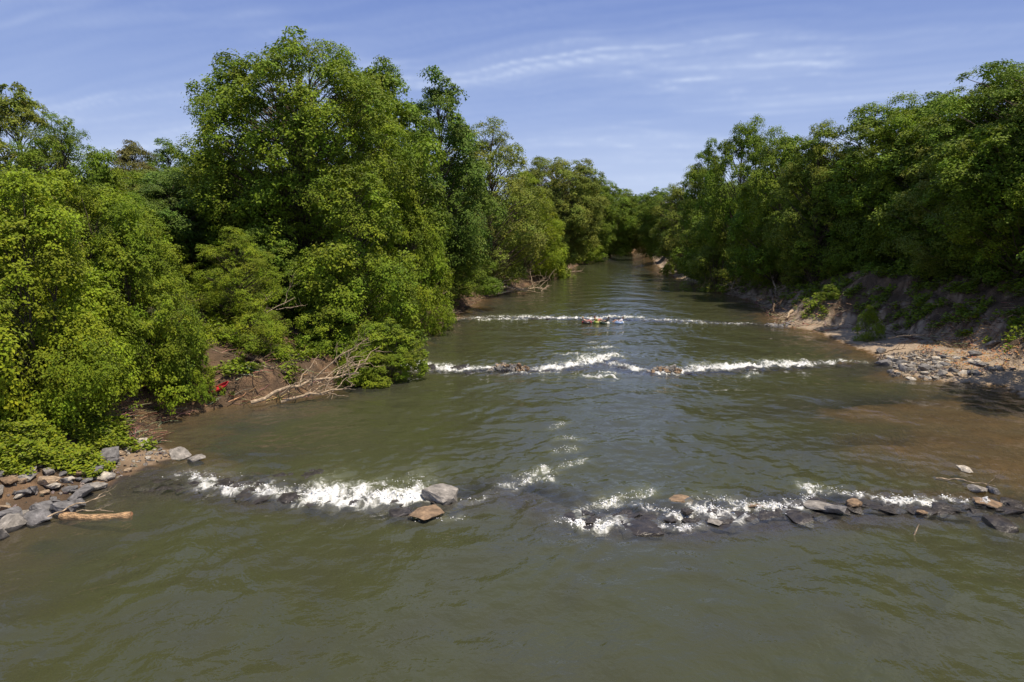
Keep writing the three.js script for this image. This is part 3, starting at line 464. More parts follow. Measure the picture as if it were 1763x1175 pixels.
// a dead branch that forks; every bough is a part
function deadwood(name, label, from, to, rad, mat, seed, boughs = 6, category = 'driftwood', grp) {
  const r = mulberry(seed), g = group(name), a = V(...from), b = V(...to), L = a.distanceTo(b), dir = b.clone().sub(a).normalize(), o = (v) => v.clone().sub(a);
  part('trunk', wobbly(V(0, 0, 0), o(b), rad, rad * 0.4, 9, 0.05, r, 0.03, 8), mat, g);
  for (let i = 0; i < boughs; i++) {
    const t = 0.25 + 0.72 * (i + r()) / boughs, p = o(a.clone().lerp(b, t)), side = V(r() - 0.5, r() * 0.8 - 0.15, r() - 0.5).normalize(), q = p.clone().addScaledVector(dir, L * (0.14 + 0.14 * r())).addScaledVector(side, L * (0.14 + 0.18 * r())), gs = [wobbly(p, q, rad * 0.42, rad * 0.1, 6, 0.12, r, 0.04, 5)];
    for (let k = 0; k < 4; k++) { const s = p.clone().lerp(q, 0.3 + 0.6 * r()); gs.push(wobbly(s, s.clone().add(V(r() - 0.5, r() * 0.7 - 0.25, r() - 0.5).normalize().addScaledVector(dir, 0.5).multiplyScalar(L * (0.08 + 0.12 * r()))), rad * 0.18, rad * 0.05, 4, 0.15, r, 0, 4)); }
    part('branch', mergeGeometries(gs), mat, g);
  }
  g.position.copy(a); return tag(g, label, category, grp);
}
deadwood('fallen_tree', 'pale fallen tree with bare branches reaching over the water from the left bank', [-14.8, 0.3, -37.6], [-9.4, 1.3, -41.0], 0.12, driftMat, 401, 11);
deadwood('fallen_tree', 'shorter pale branch lying below the bare fallen tree', [-13.4, 0.1, -38.5], [-9.9, 0.6, -39.8], 0.095, driftMat, 402, 7);
deadwood('fallen_branch', 'bleached branch sticking up through the shrub behind the fallen tree', [-12.4, 0.8, -42.5], [-9.2, 3.1, -43.4], 0.06, driftMat, 403, 6);
deadwood('fallen_branch', 'dark log slanting down the muddy left bank behind the fallen tree', [-17.2, 2.4, -42], [-12.4, 0.35, -40.4], 0.15, darkWood, 404, 4);
deadwood('leaning_trunk', 'slim bare trunk leaning out over the water beyond the left shrubs', [-10.4, 0.2, -68], [-7.6, 4.6, -70], 0.11, driftMat, 405, 4);
deadwood('fallen_branch', 'thin bare branch standing out of the left thicket', [-20.5, 2.4, -38.5], [-18.0, 5.2, -37], 0.05, driftMat, 406, 4);
deadwood('fallen_branch', 'thin dead limb arching across the feathery left shrub', [-19, 2.5, -43], [-14.2, 5.6, -44.5], 0.055, driftMat, 407, 5);
deadwood('drift_log', 'drift log heap at the left end of the farthest rapid', [-9.4, 0.3, -71.5], [-5.6, 0.35, -74.6], 0.13, driftMat, 408, 6);
deadwood('drift_log', 'grey drift log arched on the left point above the far water', [-4.0, 1.6, -101], [1.4, 0.5, -107], 0.2, driftMat, 409, 5);
deadwood('drift_log', 'low drift log lying along the left point shore', [-2.6, 0.35, -103], [5.6, 0.3, -112], 0.16, driftMat, 410, 7);
deadwood('drift_log', 'bleached snag with upright prongs on the left shore before the bend', [8.6, 0.4, -146], [13.6, 0.7, -152], 0.2, driftMat, 411, 8);
deadwood('drift_log', 'pale snag standing in the water off the left point', [4.6, -0.2, -112], [6.2, 0.8, -114], 0.09, driftMat, 412, 4);
deadwood('drift_log', 'drift log heap on the right bank just before the bend', [34.8, 0.7, -122], [32.2, 0.4, -112], 0.2, driftMat, 413, 9);
deadwood('drift_log', 'second drift log of the right bank heap, nearer the debris slope', [36, 1.6, -112], [33.2, 0.4, -103], 0.18, driftMat, 414, 9);
deadwood('drift_log', 'dark log pointing down to the water on the right debris slope', [33.4, 2.2, -88], [30.5, 0.5, -79], 0.22, darkWood, 415, 5);
deadwood('drift_log', 'short split stump lying at the foot of the right debris slope', [31.6, 0.9, -76.5], [29.8, 0.5, -73.4], 0.2, driftMat, 416, 2);
deadwood('fallen_branch', 'curved grey branch tangle on the right debris slope', [36, 3.0, -94], [33.4, 1.4, -86], 0.1, driftMat, 417, 8);
deadwood('fallen_branch', 'crooked branch lying across the sand by the stony spit', [28.9, 0.35, -52.6], [31.4, 0.65, -53.6], 0.05, darkWood, 418, 4);
deadwood('fallen_branch', 'thin pale branch lying at the top of the sandy beach', [31.8, 0.9, -57], [35.2, 1.4, -56], 0.04, driftMat, 419, 4);
deadwood('driftwood_stick', 'long thin stick lying in the shallows by the right bank', [17.2, 0.03, -26.4], [18.9, 0.10, -25.4], 0.035, driftMat, 420, 1);
deadwood('driftwood_stick', 'short stick poking up from the water below the right rapid', [13.4, -0.1, -21.4], [13.6, 0.28, -21.5], 0.035, driftMat, 421, 0);
deadwood('driftwood_stick', 'slim curved stick in the water between the bank stones and the log', [-15.9, 0.04, -23.1], [-14.2, 0.08, -23.0], 0.03, driftMat, 422, 1);
deadwood('driftwood_stick', 'stick slanting from the bank stones into the water by the log', [-16.3, 0.06, -22.3], [-14.8, 0.45, -23.6], 0.035, driftMat, 423, 1);
{ // the peeled log that floats by the left stones
  const g = group('floating_log'), r = mulberry(431), ps = [], rs = [], m = new THREE.MeshStandardMaterial({ color: new THREE.Color().setRGB(0.90, 0.62, 0.36), map: bark, bumpMap: bark, bumpScale: 0.03, roughness: 0.85 });
  for (let i = 0; i <= 14; i++) { const t = i / 14; ps.push(V(-1.2 + 2.4 * t, 0.02 * Math.sin(t * 9) + 0.05 * (1 - t) * (1 - t), 0.10 * Math.sin(t * 3.1) - 0.05)); rs.push(0.13 + 0.022 * Math.sin(t * 14) + 0.02 * r()); }
  rs[0] *= 0.75; part('trunk', limb(ps, rs, 12), m, g); part('cut_end', new THREE.CircleGeometry(rs[14] * 0.93, 14).rotateY(Math.PI / 2).translate(1.204, ps[14].y, ps[14].z), new THREE.MeshStandardMaterial({ color: new THREE.Color().setRGB(0.42, 0.20, 0.10), roughness: 0.9 }), g);
  g.position.set(-14.65, 0.0, -22.65); g.rotation.y = 0.06; tag(g, 'peeled brown log floating beside the left bank stones', 'log');
}

// ------------------------------------------------------------------ stones
const stoneTex = texture(512, (u, v) => { let s = 0, a = 0.5; for (const p of [4, 8, 16, 32, 64, 128]) { s += a * tnB(u * p, v * p, p); a *= 0.7; } const band = 0.10 * tnA(u * 3, v * 18, 3), k = 0.70 + 0.30 * s + band; return [k, k * 0.985, k * 0.96]; }, true);
function boxUV(g, s) { const p = g.attributes.position, n = g.attributes.normal, uv = new Float32Array(p.count * 2); for (let i = 0; i < p.count; i++) { const ax = Math.abs(n.getX(i)), ay = Math.abs(n.getY(i)), az = Math.abs(n.getZ(i)); uv.set(ay >= ax && ay >= az ? [p.getX(i) * s, p.getZ(i) * s] : ax > az ? [p.getZ(i) * s, p.getY(i) * s] : [p.getX(i) * s, p.getY(i) * s], i * 2); } g.setAttribute('uv', new THREE.BufferAttribute(uv, 2)); return g; }
function stone(seed, flat, n = 16) { // a broken slab: hull of points pushed towards a few planes, corners cut twice
  const r = mulberry(seed), ps = []; for (let i = 0; i < n; i++) { const c = V(r() - 0.5, r() - 0.5, r() - 0.5).normalize(), k = 1 / Math.max(Math.abs(c.x), Math.abs(c.y), Math.abs(c.z)); c.multiplyScalar(0.42 * (0.45 + 0.55 * k) * (0.85 + 0.3 * r())); for (const [dx, dy, dz] of [[0.05, 0, 0.03], [0, 0.05, -0.04], [-0.04, -0.03, 0.02]]) ps.push(V((c.x + dx) * 1.15, (c.y + dy) * flat, (c.z + dz) * 0.9)); }
  let p = new ConvexGeometry(ps).attributes.position.array; // then weathered: split twice and roughened, edges kept readable
  for (let l = 0; l < 2; l++) { const q = []; for (let i = 0; i < p.length; i += 9) { const [A, B, C] = [0, 3, 6].map((k) => [p[i + k], p[i + k + 1], p[i + k + 2]]), m = (u, v) => u.map((w, k) => (w + v[k]) / 2), ab = m(A, B), bc = m(B, C), ca = m(C, A); q.push(...A, ...ab, ...ca, ...ab, ...B, ...bc, ...ca, ...bc, ...C, ...ab, ...bc, ...ca); } p = q; }
  const w = new Float32Array(p.length); for (let i = 0; i < p.length; i += 3) { const k = 1 + 0.055 * n3(p[i] * 3 + seed, p[i + 1] * 5, p[i + 2] * 3) + 0.03 * n3(p[i] * 9, p[i + 1] * 14 + seed, p[i + 2] * 9); w.set([p[i] * k, p[i + 1] * k, p[i + 2] * k], i); }
  let g = new THREE.BufferGeometry(); g.setAttribute('position', new THREE.BufferAttribute(w, 3)); g = toCreasedNormals(g, 0.55); return boxUV(g, 0.9);
}
const stones = [1, 2, 3, 4, 5, 6, 7, 8].map((k) => stone(500 + k, 0.36 + 0.07 * (k % 4), 20)), slabs = [1, 2, 3].map((k) => stone(530 + k, 0.2, 18)), lumps = [1, 2, 3].map((k) => stone(560 + k, 0.46, 30));
const stoneMat = {}; for (const [k, r, g, b] of [['slate', 0.32, 0.32, 0.335], ['grey', 0.52, 0.495, 0.46], ['tan', 0.74, 0.57, 0.39], ['pale', 0.92, 0.86, 0.75], ['brown', 0.47, 0.33, 0.21], ['wet', 0.085, 0.074, 0.066]]) stoneMat[k] = new THREE.MeshStandardMaterial({ color: new THREE.Color().setRGB(r, g, b), map: stoneTex, bumpMap: stoneTex, bumpScale: 0.05, roughness: k === 'wet' ? 0.35 : 0.88 });
const tone = (m) => ({ slate: 'dark slate', grey: 'mid grey', tan: 'sandy tan', pale: 'pale', brown: 'rusty brown', wet: 'wet black' })[m], pick = (l, r) => l[Math.floor(r() * l.length)];
function rock(label, x, z, size, mat, shapes, r, grp, sink = 0.22, y, name = 'rock') {
  const m = part(name, pick(shapes, r), stoneMat[mat]); m.position.set(x, (y ?? Math.max(height(x, z), -0.06)) + size * sink * 0.6, z); m.rotation.set((r() - 0.5) * 0.55, r() * 6.28, (r() - 0.5) * 0.45); m.scale.set(size, size * (0.85 + 0.3 * r()), size); return tag(m, label, 'rock', grp);
}
{
  const r = mulberry(601);
  // the near left bank: the big ones first, as the photograph shows them
  for (const [x, z, s, mat, label] of [
    [-16.6, -22.48, 1.25, 'slate', 'largest grey slab of the left bank stones, facing the floating log'], [-16.95, -21.75, 1.1, 'grey', 'tan banded slab at the water left of the largest bank slab'], [-16.9, -21.1, 1.0, 'grey', 'flat grey stone at the water by the left picture edge'],
    [-16.05, -23.2, 1.15, 'slate', 'dark pointed slab just right of the largest bank slab'], [-16.85, -23.2, 0.9, 'slate', 'upright grey slab behind the largest bank slab'], [-16.35, -24.6, 1.1, 'slate', 'broad dark stone topping the middle of the left bank stones'],
    [-16.9, -26.4, 1.05, 'slate', 'dark stone peeping out of the vine above the bank stones'], [-16.3, -25.4, 0.85, 'grey', 'rounded grey stone right of the broad dark one'], [-17.5, -22.3, 1.1, 'slate', 'grey slab half covered by vine near the left picture edge'],
    [-15.95, -23.75, 0.75, 'slate', 'small dark stone at the water beside the dark pointed slab'], [-17.1, -27.9, 0.9, 'slate', 'dark stone on the sand at the root of the left spit'], [-17.5, -28.5, 1.0, 'slate', 'leaning dark slab at the root of the left spit'], [-17.3, -29.0, 0.6, 'tan', 'yellow tan stone leaning on the dark slab of the spit'],
    [-17.15, -30.5, 0.85, 'pale', 'pale pointed stone standing behind the left spit'], [-17.6, -24.7, 0.8, 'tan', 'rusty tan stone just under the vine edge'],
  ]) rock(label, x, z, s * 0.84, mat, stones, r, 'stones of the near left bank', 0.3);
  rock('pale flat slab at the tip of the left spit', -14.9, -29.3, 1.0, 'grey', slabs, r, null, 0.1, 0.02); rock('thin pale slab beyond the tip of the left spit in the water', -14.0, -28.9, 0.8, 'grey', slabs, r, null, 0.1, -0.02);
  for (let i = 0; i < 85; i++) { const z = -20.2 - 6.8 * r(), d = -0.1 + 2.5 * r(), x = xl(z) - d; const mt = pick(['slate', 'slate', 'grey', 'tan', 'pale', 'brown'], r); rock(tone(mt) + ' broken stone ' + (d < 0.8 ? 'at the water edge' : d < 1.7 ? 'midway up' : 'under the vine edge') + (z > -22.4 ? ' left of the floating log' : z > -24.6 ? ' beside the largest left bank slab' : ' near the left spit'), x, z, 0.24 + 0.4 * r() * r() + 0.08 * d, mt, stones, r, 'small stones of the near left bank', 0.25); }
  for (let i = 0; i < 46; i++) { const z = -27.2 - 3.0 * r(), x = -14.4 - 3 * r(); if (x < xl(z)) { const mt = pick(['grey', 'pale', 'pale', 'slate', 'tan'], r); rock(tone(mt) + ' rubble stone on the left spit, ' + (x > -15.6 ? 'near its tip' : 'near its root') + (z > -28.6 ? ' on the near side' : ' on the far side'), x, z, 0.14 + 0.26 * r() * r(), mt, stones, r, 'rubble of the left spit', 0.2); } }
  // stones in the river
  const inRiver = [['grey rounded boulder in the gap of the near rapid, the upper of two', -2.72, -24.5, 1.3, 'grey', lumps, 0.1], ['brown flat boulder in the gap of the near rapid, the lower of two', -2.95, -22.8, 1.2, 'brown', slabs, 0.12], ['wet rounded stone beside the lower brown boulder', -4.0, -23.1, 0.9, 'wet', lumps, -0.08],
    ['grey slab pair rock breaking the right part of the near rapid', 11.2, -23.5, 1.0, 'grey', slabs, 0.08], ['dark wedge rock leaning on the grey slab of the right rapid', 11.5, -23.1, 0.75, 'slate', stones, 0.12], ['small rusty rock just right of the grey slab of the right rapid', 12.5, -23.7, 0.62, 'brown', lumps, 0.1],
    ['small grey rock alone in the brown shallows by the right bank', 19.0, -27.4, 0.55, 'pale', stones, 0.06], ['grey rock at the right end of the near rapid', 18.0, -25.1, 0.6, 'grey', stones, 0.08], ['grey rock touching the one at the right end of the near rapid', 18.6, -25.0, 0.5, 'slate', stones, 0.08], ['tiny brown rock on the dark sill of the right rapid', 14.6, -23.0, 0.35, 'brown', stones, 0.05],
    ['dark wet boulder below the right end of the near rapid', 16.7, -22.0, 1.1, 'wet', lumps, -0.06], ['long dark wet slab under the white water right of centre', 4.4, -21.7, 1.4, 'wet', slabs, -0.02], ['dark upright stone in the right rapid between two white chutes', 6.2, -22.9, 0.42, 'wet', stones, 0.1], ['tan stone at the edge of the right rapid chutes', 7.0, -22.2, 0.5, 'grey', slabs, 0.04], ['brown stone showing through the right rapid', 8.9, -23.7, 0.6, 'brown', slabs, 0.02], ['brown slab just awash above the right rapid', 6.3, -24.4, 0.9, 'brown', slabs, -0.04],
    ['brown slab lying in the dark sill at the right picture edge', 17.6, -23.9, 0.9, 'brown', slabs, 0.02], ['dark wet stone awash in the left part of the near rapid', -8.4, -24.3, 0.9, 'wet', lumps, -0.06], ['dark wet stone awash nearer the left spit', -11.6, -26.0, 0.9, 'wet', slabs, -0.03],
    ['dark rounded stone in the left white water of the middle rapid', -5.9, -48.6, 1.2, 'wet', lumps, 0.0], ['dark flat stone in the left white water of the middle rapid', -3.8, -48.9, 1.3, 'wet', slabs, 0.05]];
  for (const [label, x, z, s, mat, sh, y] of inRiver) { const m = rock(label, x, z, s, mat, sh, r, null, 0, y); m.rotation.x *= 0.3; m.rotation.z *= 0.3; }
  const sunk = []; for (const s of sills) for (let i = 0; i < 60; i++) { // slabs of the sills, under or at the surface
    const k = Math.floor(r() * (s.length - 1)), t = r(), x = lerp(s[k][0], s[k + 1][0], t) + (r() - 0.5) * 0.8, z = lerp(s[k][1], s[k + 1][1], t) + (r() - 0.35) * 1.0; if (x > -1.8 && x < 1.9 && z > -30) continue; if (x > 4.5 && x < 8 && z < -40) continue;
    sunk.push([x, -0.13 + 0.08 * r(), z, (r() - 0.5) * 0.2, r() * 6.28, (r() - 0.5) * 0.2, 0.5 + 0.7 * r()]); }
  for (let i = 0; i < 150; i++) { const x = 2.4 + 18 * r(), z = -22.7 - 0.9 * ss(6, 12, x) + 0.7 * (r() + r() - 1), k = 0.25 + 0.75 * r() * r(); sunk.push([x, -0.09 + 0.10 * r(), z, (r() - 0.5) * 0.3, r() * 6.28, (r() - 0.5) * 0.3, k]); }
  for (let i = 0; i < 40; i++) { const x = -15 + 7 * r(), z = -26.3 - (x + 11) * 0.25 + 1.2 * (r() - 0.5), k = 0.25 + 0.6 * r() * r(); sunk.push([x, -0.10 + 0.08 * r(), z, 0.1, r() * 6.28, 0.1, k]); }
  scatter('sunken_stones', slabs[1], stoneMat.wet, sunk, 'dark wet slabs of the three sills awash in the current', 'stones');
  const pebbles = []; for (let i = 0; i < 2200; i++) { const left = r() < 0.22, z = left ? -20 - 10.5 * r() : -44.6 - 9 * r(), x = left ? xl(z) - 3.2 * r() * (z < -27.5 ? 1 : 0.9) : xr(z) - 0.4 + 4.8 * r(), k = 0.07 + 0.22 * r() * r(), c = 0.6 + 0.8 * r(); pebbles.push([x, height(x, z) + 0.02, z, r() * 3, r() * 6, r() * 3, k, k, k, [c, c * (0.85 + 0.15 * r()), c * (0.7 + 0.3 * r())]]); }
  scatter('bank_pebbles', stones[3], stoneMat.grey, pebbles, 'small pebbles between the stones of both banks', 'pebbles');
  const heap = (label, x, z, w, d, n, mats) => { const g = group('rock_heap'); for (let i = 0; i < n; i++) { const a = r() * 6.28, q = Math.sqrt(r()), s = 0.24 + 0.3 * r(), m = part('stone', pick(stones, r), stoneMat[pick(mats, r)], g); m.position.set(Math.cos(a) * q * w, 0.42 * (1 - q * q) * (0.4 + 0.6 * r()) - 0.02, Math.sin(a) * q * d); m.rotation.set(r() * 3, r() * 6, r() * 3); m.scale.setScalar(s); } g.position.set(x, 0, z); tag(g, label, 'rock heap'); };
  heap('heap of small brown grey stones in the left half of the middle rapid', -0.25, -48.3, 1.45, 0.7, 90, ['grey', 'brown', 'grey', 'tan', 'slate']); heap('flat heap of dark brown stones right of centre in the middle rapid', 10.9, -47.5, 1.2, 0.55, 60, ['brown', 'slate', 'grey', 'brown']);
  // the stony spit on the right
  const big = [[29.0, -46.8, 'dark boulder near the middle of the right spit', 'slate', 0.95], [29.6, -47.0, 'grey stone leaning on the dark boulder of the right spit', 'grey', 0.7], [27.8, -47.2, 'flat slate in the front of the right spit', 'slate', 1.0], [30.9, -45.1, 'dark stone with a pale edge at the right end of the spit front', 'slate', 0.75], [29.1, -51.2, 'squared slate stone with a pale face at the back of the right spit', 'slate', 0.8], [27.9, -50.4, 'broad slate at the left of the right spit', 'slate', 1.05], [32.3, -50.2, 'dark stone lying in the orange leaves of the right spit', 'slate', 0.75], [34.2, -49.6, 'second dark stone in the orange leaves, nearer the picture edge', 'slate', 0.8], [26.9, -45.0, 'pale flat stone in the water at the front of the right spit', 'pale', 0.6], [30.0, -54.6, 'dark stone at the rear corner of the right spit', 'slate', 0.85], [36.2, -50.6, 'dark stone by the right picture edge', 'slate', 0.9]];
  for (const [x, z, label, mat, s] of big) rock(label, x, z, s, mat, stones, r, null, 0.3);
  for (let i = 0; i < 116; i++) { const z = -44.7 - 7.5 * r(), d = -0.3 + (z > -50.5 ? 6.4 : 3.2) * r(), x = xr(z) + d; const mt = pick(['slate', 'grey', 'grey', 'pale', 'tan', 'slate'], r); rock(tone(mt) + ' broken stone of the right spit, ' + (z > -47 ? 'in its front rows' : z > -49.5 ? 'in its middle' : 'at its back') + (d < 1.2 ? ' by the water' : d < 2.8 ? ' among the others' : ' beside the orange leaves'), x, z, 0.34 + 0.5 * r() * r(), mt, stones, r, 'broken stones of the right spit', 0.2); }
  for (let i = 0; i < 24; i++) { const z = -70.4 - 2.6 * r(), x = xr(z) - 1 + 3 * r(); const mt = pick(['slate', 'grey'], r); rock(tone(mt) + ' stone at the right end of the farthest rapid', x, z, 0.25 + 0.4 * r(), mt, stones, r, 'stones at the right end of the farthest rapid', 0.15); }
  for (let i = 0; i < 16; i++) { const z = -21 - 5 * r(), x = xr(z) - 2.6 + 3.6 * r(); const mt = pick(['wet', 'slate', 'brown'], r); rock(tone(mt) + ' stone at the right end of the near rapid', x, z, 0.3 + 0.5 * r(), mt, stones, r, 'stones at the right end of the near rapid', 0.1); }
}
{ // drops and froth thrown up along the white water
  const r = mulberry(701), list = [];
  for (let i = 0; i < 400000 && list.length < 7000; i++) { const s = foamStrokes[Math.floor(r() * foamStrokes.length)], t = r(), x = lerp(s[0], s[2], t) + (r() - 0.5) * s[4] * 4.4, z = lerp(s[1], s[3], t) - s[5] * 1.4 * r() * r() + (r() - 0.5) * s[4] * 2, f = foamAt(x, z); if (r() > f * 0.25 + 0.03 * foamDensity(x, z)) continue; const k = (f > 0.4 ? 0.017 : 0.011) * (0.5 + r()); list.push([x, waterHeight(x, z) + (f > 0.4 ? 0.0 : 0.02) + 0.10 * r() * r() * r(), z, 0, r() * 6, 0, k * 1.6, k * 0.7, k]); }
  scatter('white_foam', new THREE.IcosahedronGeometry(1, 1), new THREE.MeshStandardMaterial({ color: new THREE.Color().setRGB(0.82, 0.83, 0.83), roughness: 0.7 }), list, 'white froth and drops along the three rapids', 'foam');
}

// ------------------------------------------------------------------ the red hull on the left bank
{
  const g = group('red_boat'), sh = [], n = 16, w = 10, pos = [], idx = [];
  for (let i = 0; i <= n; i++) { const t = i / n * 2 - 1, half = 0.21 * (1 - t * t * t * t * 0.96), dep = 0.2 * (1 - 0.75 * t * t * t * t); for (let k = 0; k <= w; k++) { const a = Math.PI * (k / w); pos.push(t * 0.72, 0.22 + 0.14 * t * t - dep * Math.sin(a), half * Math.cos(a)); if (i && k) { const p = i * (w + 1) + k, o = p - w - 1; idx.push(o - 1, o, p, o - 1, p, p - 1); } } }
  const hull = new THREE.BufferGeometry(); hull.setAttribute('position', new THREE.Float32BufferAttribute(pos, 3)); hull.setIndex(idx); hull.computeVertexNormals();
  const red = new THREE.MeshStandardMaterial({ color: new THREE.Color().setRGB(0.45, 0.018, 0.03), roughness: 0.45, side: THREE.DoubleSide }); part('hull', hull, red, g);
  for (const s of [-1, 1]) { const ps = []; for (let i = 0; i <= n; i++) { const t = i / n * 2 - 1; ps.push(V(t * 0.72, 0.225 + 0.14 * t * t, s * 0.21 * (1 - t * t * t * t * 0.96))); } part('gunwale', limb(ps, ps.map(() => 0.018), 6), red, g); }
  part('seat', new THREE.BoxGeometry(0.16, 0.02, 0.36).translate(0.05, 0.17, 0), red, g);
  g.position.set(-16.9, height(-16.9, -38.2) + 0.03, -38.2); g.rotation.set(0.35, 0.55, 0.12); tag(g, 'small red boat lying on the muddy left bank beside the fallen tree', 'boat');
}
// ------------------------------------------------------------------ people drifting on tubes
{
  const cap = (p, a, b, ra, rb) => { const ab = [b[0] - a[0], b[1] - a[1], b[2] - a[2]], ap = [p[0] - a[0], p[1] - a[1], p[2] - a[2]], t = clamp((ap[0] * ab[0] + ap[1] * ab[1] + ap[2] * ab[2]) / (ab[0] ** 2 + ab[1] ** 2 + ab[2] ** 2 || 1), 0, 1); return Math.hypot(ap[0] - ab[0] * t, ap[1] - ab[1] * t, ap[2] - ab[2] * t) - lerp(ra, rb, t); };
  const mesh = (bones, grow = 0, res = 72) => { const S = 1.0, mc = new MarchingCubes(res, new THREE.MeshStandardMaterial(), false, false, 60000); mc.isolation = 0; const h = res / 2;
    for (let z = 0; z < res; z++) for (let y = 0; y < res; y++) for (let x = 0; x < res; x++) { const p = [((x - h) / h) * S, ((y - h) / h) * S, ((z - h) / h) * S]; let d = 9; for (const [a, b, ra, rb] of bones) { const e = cap(p, a, b, ra, rb), k = 0.035, q = Math.max(k - Math.abs(d - e), 0) / k; d = Math.min(d, e) - q * q * k * 0.25; } mc.field[x + y * res + z * res * res] = -(d - grow); }
    mc.update(); const n = mc.count, g = new THREE.BufferGeometry(); g.setAttribute('position', new THREE.BufferAttribute(mc.positionArray.slice(0, n * 3).map((v) => v * S), 3)); g.setAttribute('normal', new THREE.BufferAttribute(mc.normalArray.slice(0, n * 3), 3)); return g; };
  const pose = (knee, back, armUp) => { // lying back in the tube, seat in the hole, legs over the rim
    const hip = [0, 0.17, 0], chest = [-0.26, 0.36 + back, 0], neck = [-0.40, 0.52 + back, 0], head = [-0.47, 0.64 + back, 0], b = [[hip, chest, 0.135, 0.15], [chest, neck, 0.14, 0.06], [neck, head, 0.055, 0.06], [head, [head[0] + 0.02, head[1] + 0.09, 0], 0.083, 0.095], [[head[0] + 0.075, head[1] + 0.03, 0], [head[0] + 0.10, head[1] + 0.02, 0], 0.014, 0.016]], hands = [];
    for (const s of [-1, 1]) { const kn = [0.40, knee, s * 0.13], an = [0.74, 0.20, s * 0.15], sh = [chest[0] - 0.06, chest[1] + 0.08, s * 0.17], el = [-0.12, 0.36 + armUp, s * 0.41], wr = [0.12, 0.37 + armUp * 0.4, s * 0.40];
      b.push([[0.02, 0.17, s * 0.09], kn, 0.085, 0.06], [kn, an, 0.056, 0.04], [an, [an[0] + 0.07, an[1] + 0.12, an[2]], 0.035, 0.026], [sh, el, 0.05, 0.04], [el, wr, 0.038, 0.027], [wr, [wr[0] + 0.07, wr[1] - 0.005, wr[2]], 0.03, 0.034], [[head[0], head[1] + 0.05, s * 0.085], [head[0], head[1] + 0.08, s * 0.095], 0.018, 0.018]); hands.push([wr, s]); }
    const fingers = []; for (const [w, s] of hands) for (let k = 0; k < 5; k++) { const thumb = k === 4, a = V(w[0] + (thumb ? 0.04 : 0.10), w[1] - 0.002, w[2] + (thumb ? -s * 0.03 : (k - 1.5) * 0.019)), L = thumb ? 0.05 : 0.075 - 0.008 * Math.abs(k - 1.3), m = V(a.x + L * 0.6, a.y + 0.004, a.z + (thumb ? -s * 0.03 : 0)), e = V(m.x + L * 0.35, m.y - 0.03, m.z); fingers.push(limb([a, m, e], [0.0095, 0.009, 0.006], 6)); }
    const body = mesh(b), fg = mergeGeometries(fingers.map((f) => { f = f.toNonIndexed(); f.deleteAttribute('uv'); return f; }));
    return { body: mergeGeometries([body, fg]), shorts: mesh([[hip, [-0.07, 0.22, 0], 0.14, 0.14], [[0.02, 0.17, -0.09], [0.28, lerp(0.17, knee, 0.68), -0.12], 0.09, 0.075], [[0.02, 0.17, 0.09], [0.28, lerp(0.17, knee, 0.68), 0.12], 0.09, 0.075]], 0.014), shirt: mesh([[[-0.04, 0.2, 0], chest, 0.137, 0.152], [[chest[0] - 0.06, chest[1] + 0.08, -0.17], [-0.22, chest[1], -0.29], 0.055, 0.055], [[chest[0] - 0.06, chest[1] + 0.08, 0.17], [-0.22, chest[1], 0.29], 0.055, 0.055], [chest, [-0.34, chest[1] + 0.08, 0], 0.14, 0.12]], 0.012), head };
  };
  const poses = [pose(0.42, 0, 0), pose(0.50, 0.08, 0.05)], skin = (r, g, b) => new THREE.MeshStandardMaterial({ color: new THREE.Color().setRGB(r, g, b), roughness: 0.6 });
  const torus = new THREE.TorusGeometry(0.42, 0.175, 14, 40).rotateX(Math.PI / 2).translate(0, 0.12, 0), stripe = new THREE.TorusGeometry(0.42, 0.179, 14, 14, 1.1).rotateX(Math.PI / 2).translate(0, 0.12, 0), floor = new THREE.CylinderGeometry(0.30, 0.30, 0.03, 24).translate(0, 0.03, 0), grip = new THREE.TorusGeometry(0.06, 0.012, 6, 14, Math.PI);
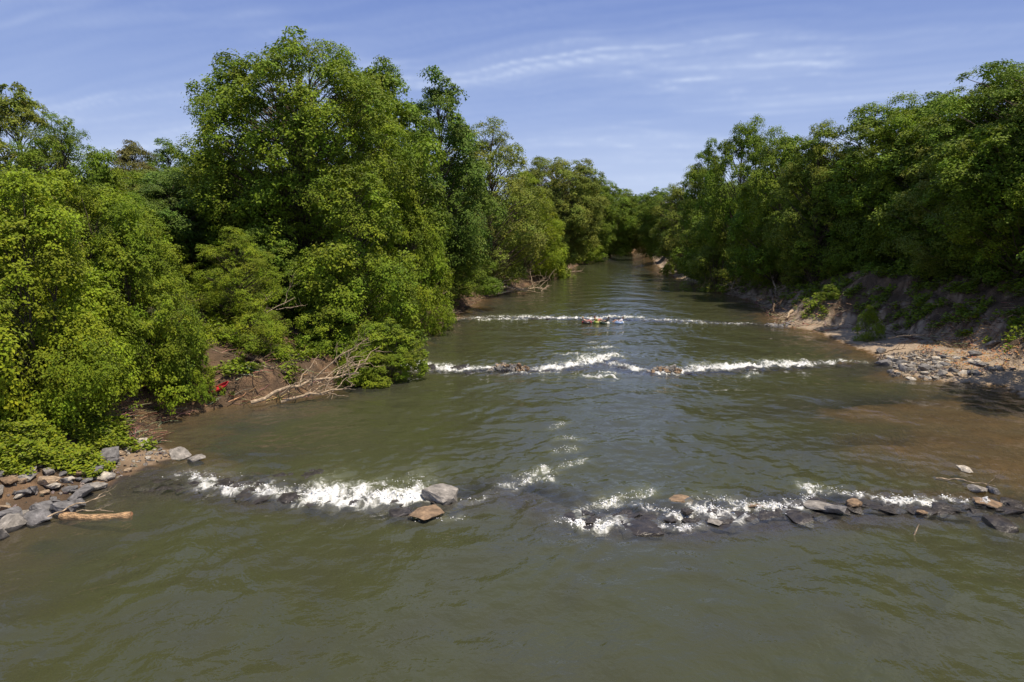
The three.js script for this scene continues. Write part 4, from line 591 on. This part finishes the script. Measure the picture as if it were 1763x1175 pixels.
  function tuber(x, z, turn, p, tube, accent, sk, top, trunks, hairC, labels) {
    const y = waterHeight(x, z), t = group('river_tube'), a = skin(...tube), c = skin(...accent); a.roughness = c.roughness = 0.35;
    part('ring', torus, a, t); part('floor', floor, c, t); for (const q of [0.4, 3.5]) { const m = part('stripe', stripe, c, t); m.rotation.y = q; } for (const s of [-1, 1]) { const m = part('handle', grip, c, t); m.position.set(0.1, 0.29, s * 0.42); }
    t.position.set(x, y - 0.03, z); t.rotation.y = turn; t.scale.setScalar(0.92); tag(t, labels[0], 'tube');
    const g = group('person'), P = poses[p], h = P.head; part('body', P.body, skin(...sk), g); if (top) part('shirt', P.shirt, skin(...top), g); part('shorts', P.shorts, skin(...trunks), g);
    const hair = new THREE.SphereGeometry(0.108, 18, 12, 0, 6.2832, 0, 1.75).rotateZ(0.55).translate(h[0] - 0.005, h[1] + 0.085, 0); part('hair', hair, skin(...hairC), g);
    for (const s of [-1, 1]) part('eye', new THREE.SphereGeometry(0.012, 8, 6).translate(h[0] + 0.098, h[1] + 0.065, s * 0.034), skin(0.05, 0.04, 0.03), g);
    g.position.set(x, y - 0.03, z); g.rotation.y = turn; g.scale.setScalar(0.92); tag(g, labels[1], 'person');
  }
  tuber(8.05, -72.9, 0.1, 0, [0.04, 0.03, 0.035], [0.40, 0.05, 0.05], [0.50, 0.33, 0.25], null, [0.45, 0.09, 0.09], [0.55, 0.42, 0.25], ['red and black river tube, leftmost of the drifting tubes', 'person with fair hair and red shorts lying back on the leftmost tube']);
  tuber(9.25, -73.2, 0.7, 1, [0.42, 0.45, 0.12], [0.12, 0.25, 0.06], [0.55, 0.30, 0.20], [0.50, 0.38, 0.16], [0.5, 0.1, 0.08], [0.13, 0.03, 0.02], ['yellow green river tube in the middle of the drifting group', 'person with reddish dark hair and yellow top sitting up on the yellow green tube']);
  tuber(9.95, -72.6, 2.7, 1, [0.03, 0.05, 0.03], [0.6, 0.6, 0.55], [0.42, 0.26, 0.18], [0.03, 0.035, 0.03], [0.03, 0.03, 0.03], [0.015, 0.012, 0.01], ['dark river tube pressed against the yellow green one', 'person in black with dark hair on the dark tube']);
  tuber(11.5, -72.75, 3.25, 0, [0.20, 0.30, 0.50], [0.7, 0.73, 0.78], [0.45, 0.28, 0.2], [0.62, 0.62, 0.72], [0.5, 0.55, 0.7], [0.03, 0.02, 0.018], ['blue and white river tube, rightmost of the drifting tubes', 'person with dark hair and pale shirt lying on the rightmost tube']);
}
renderer.render(scene, camera);
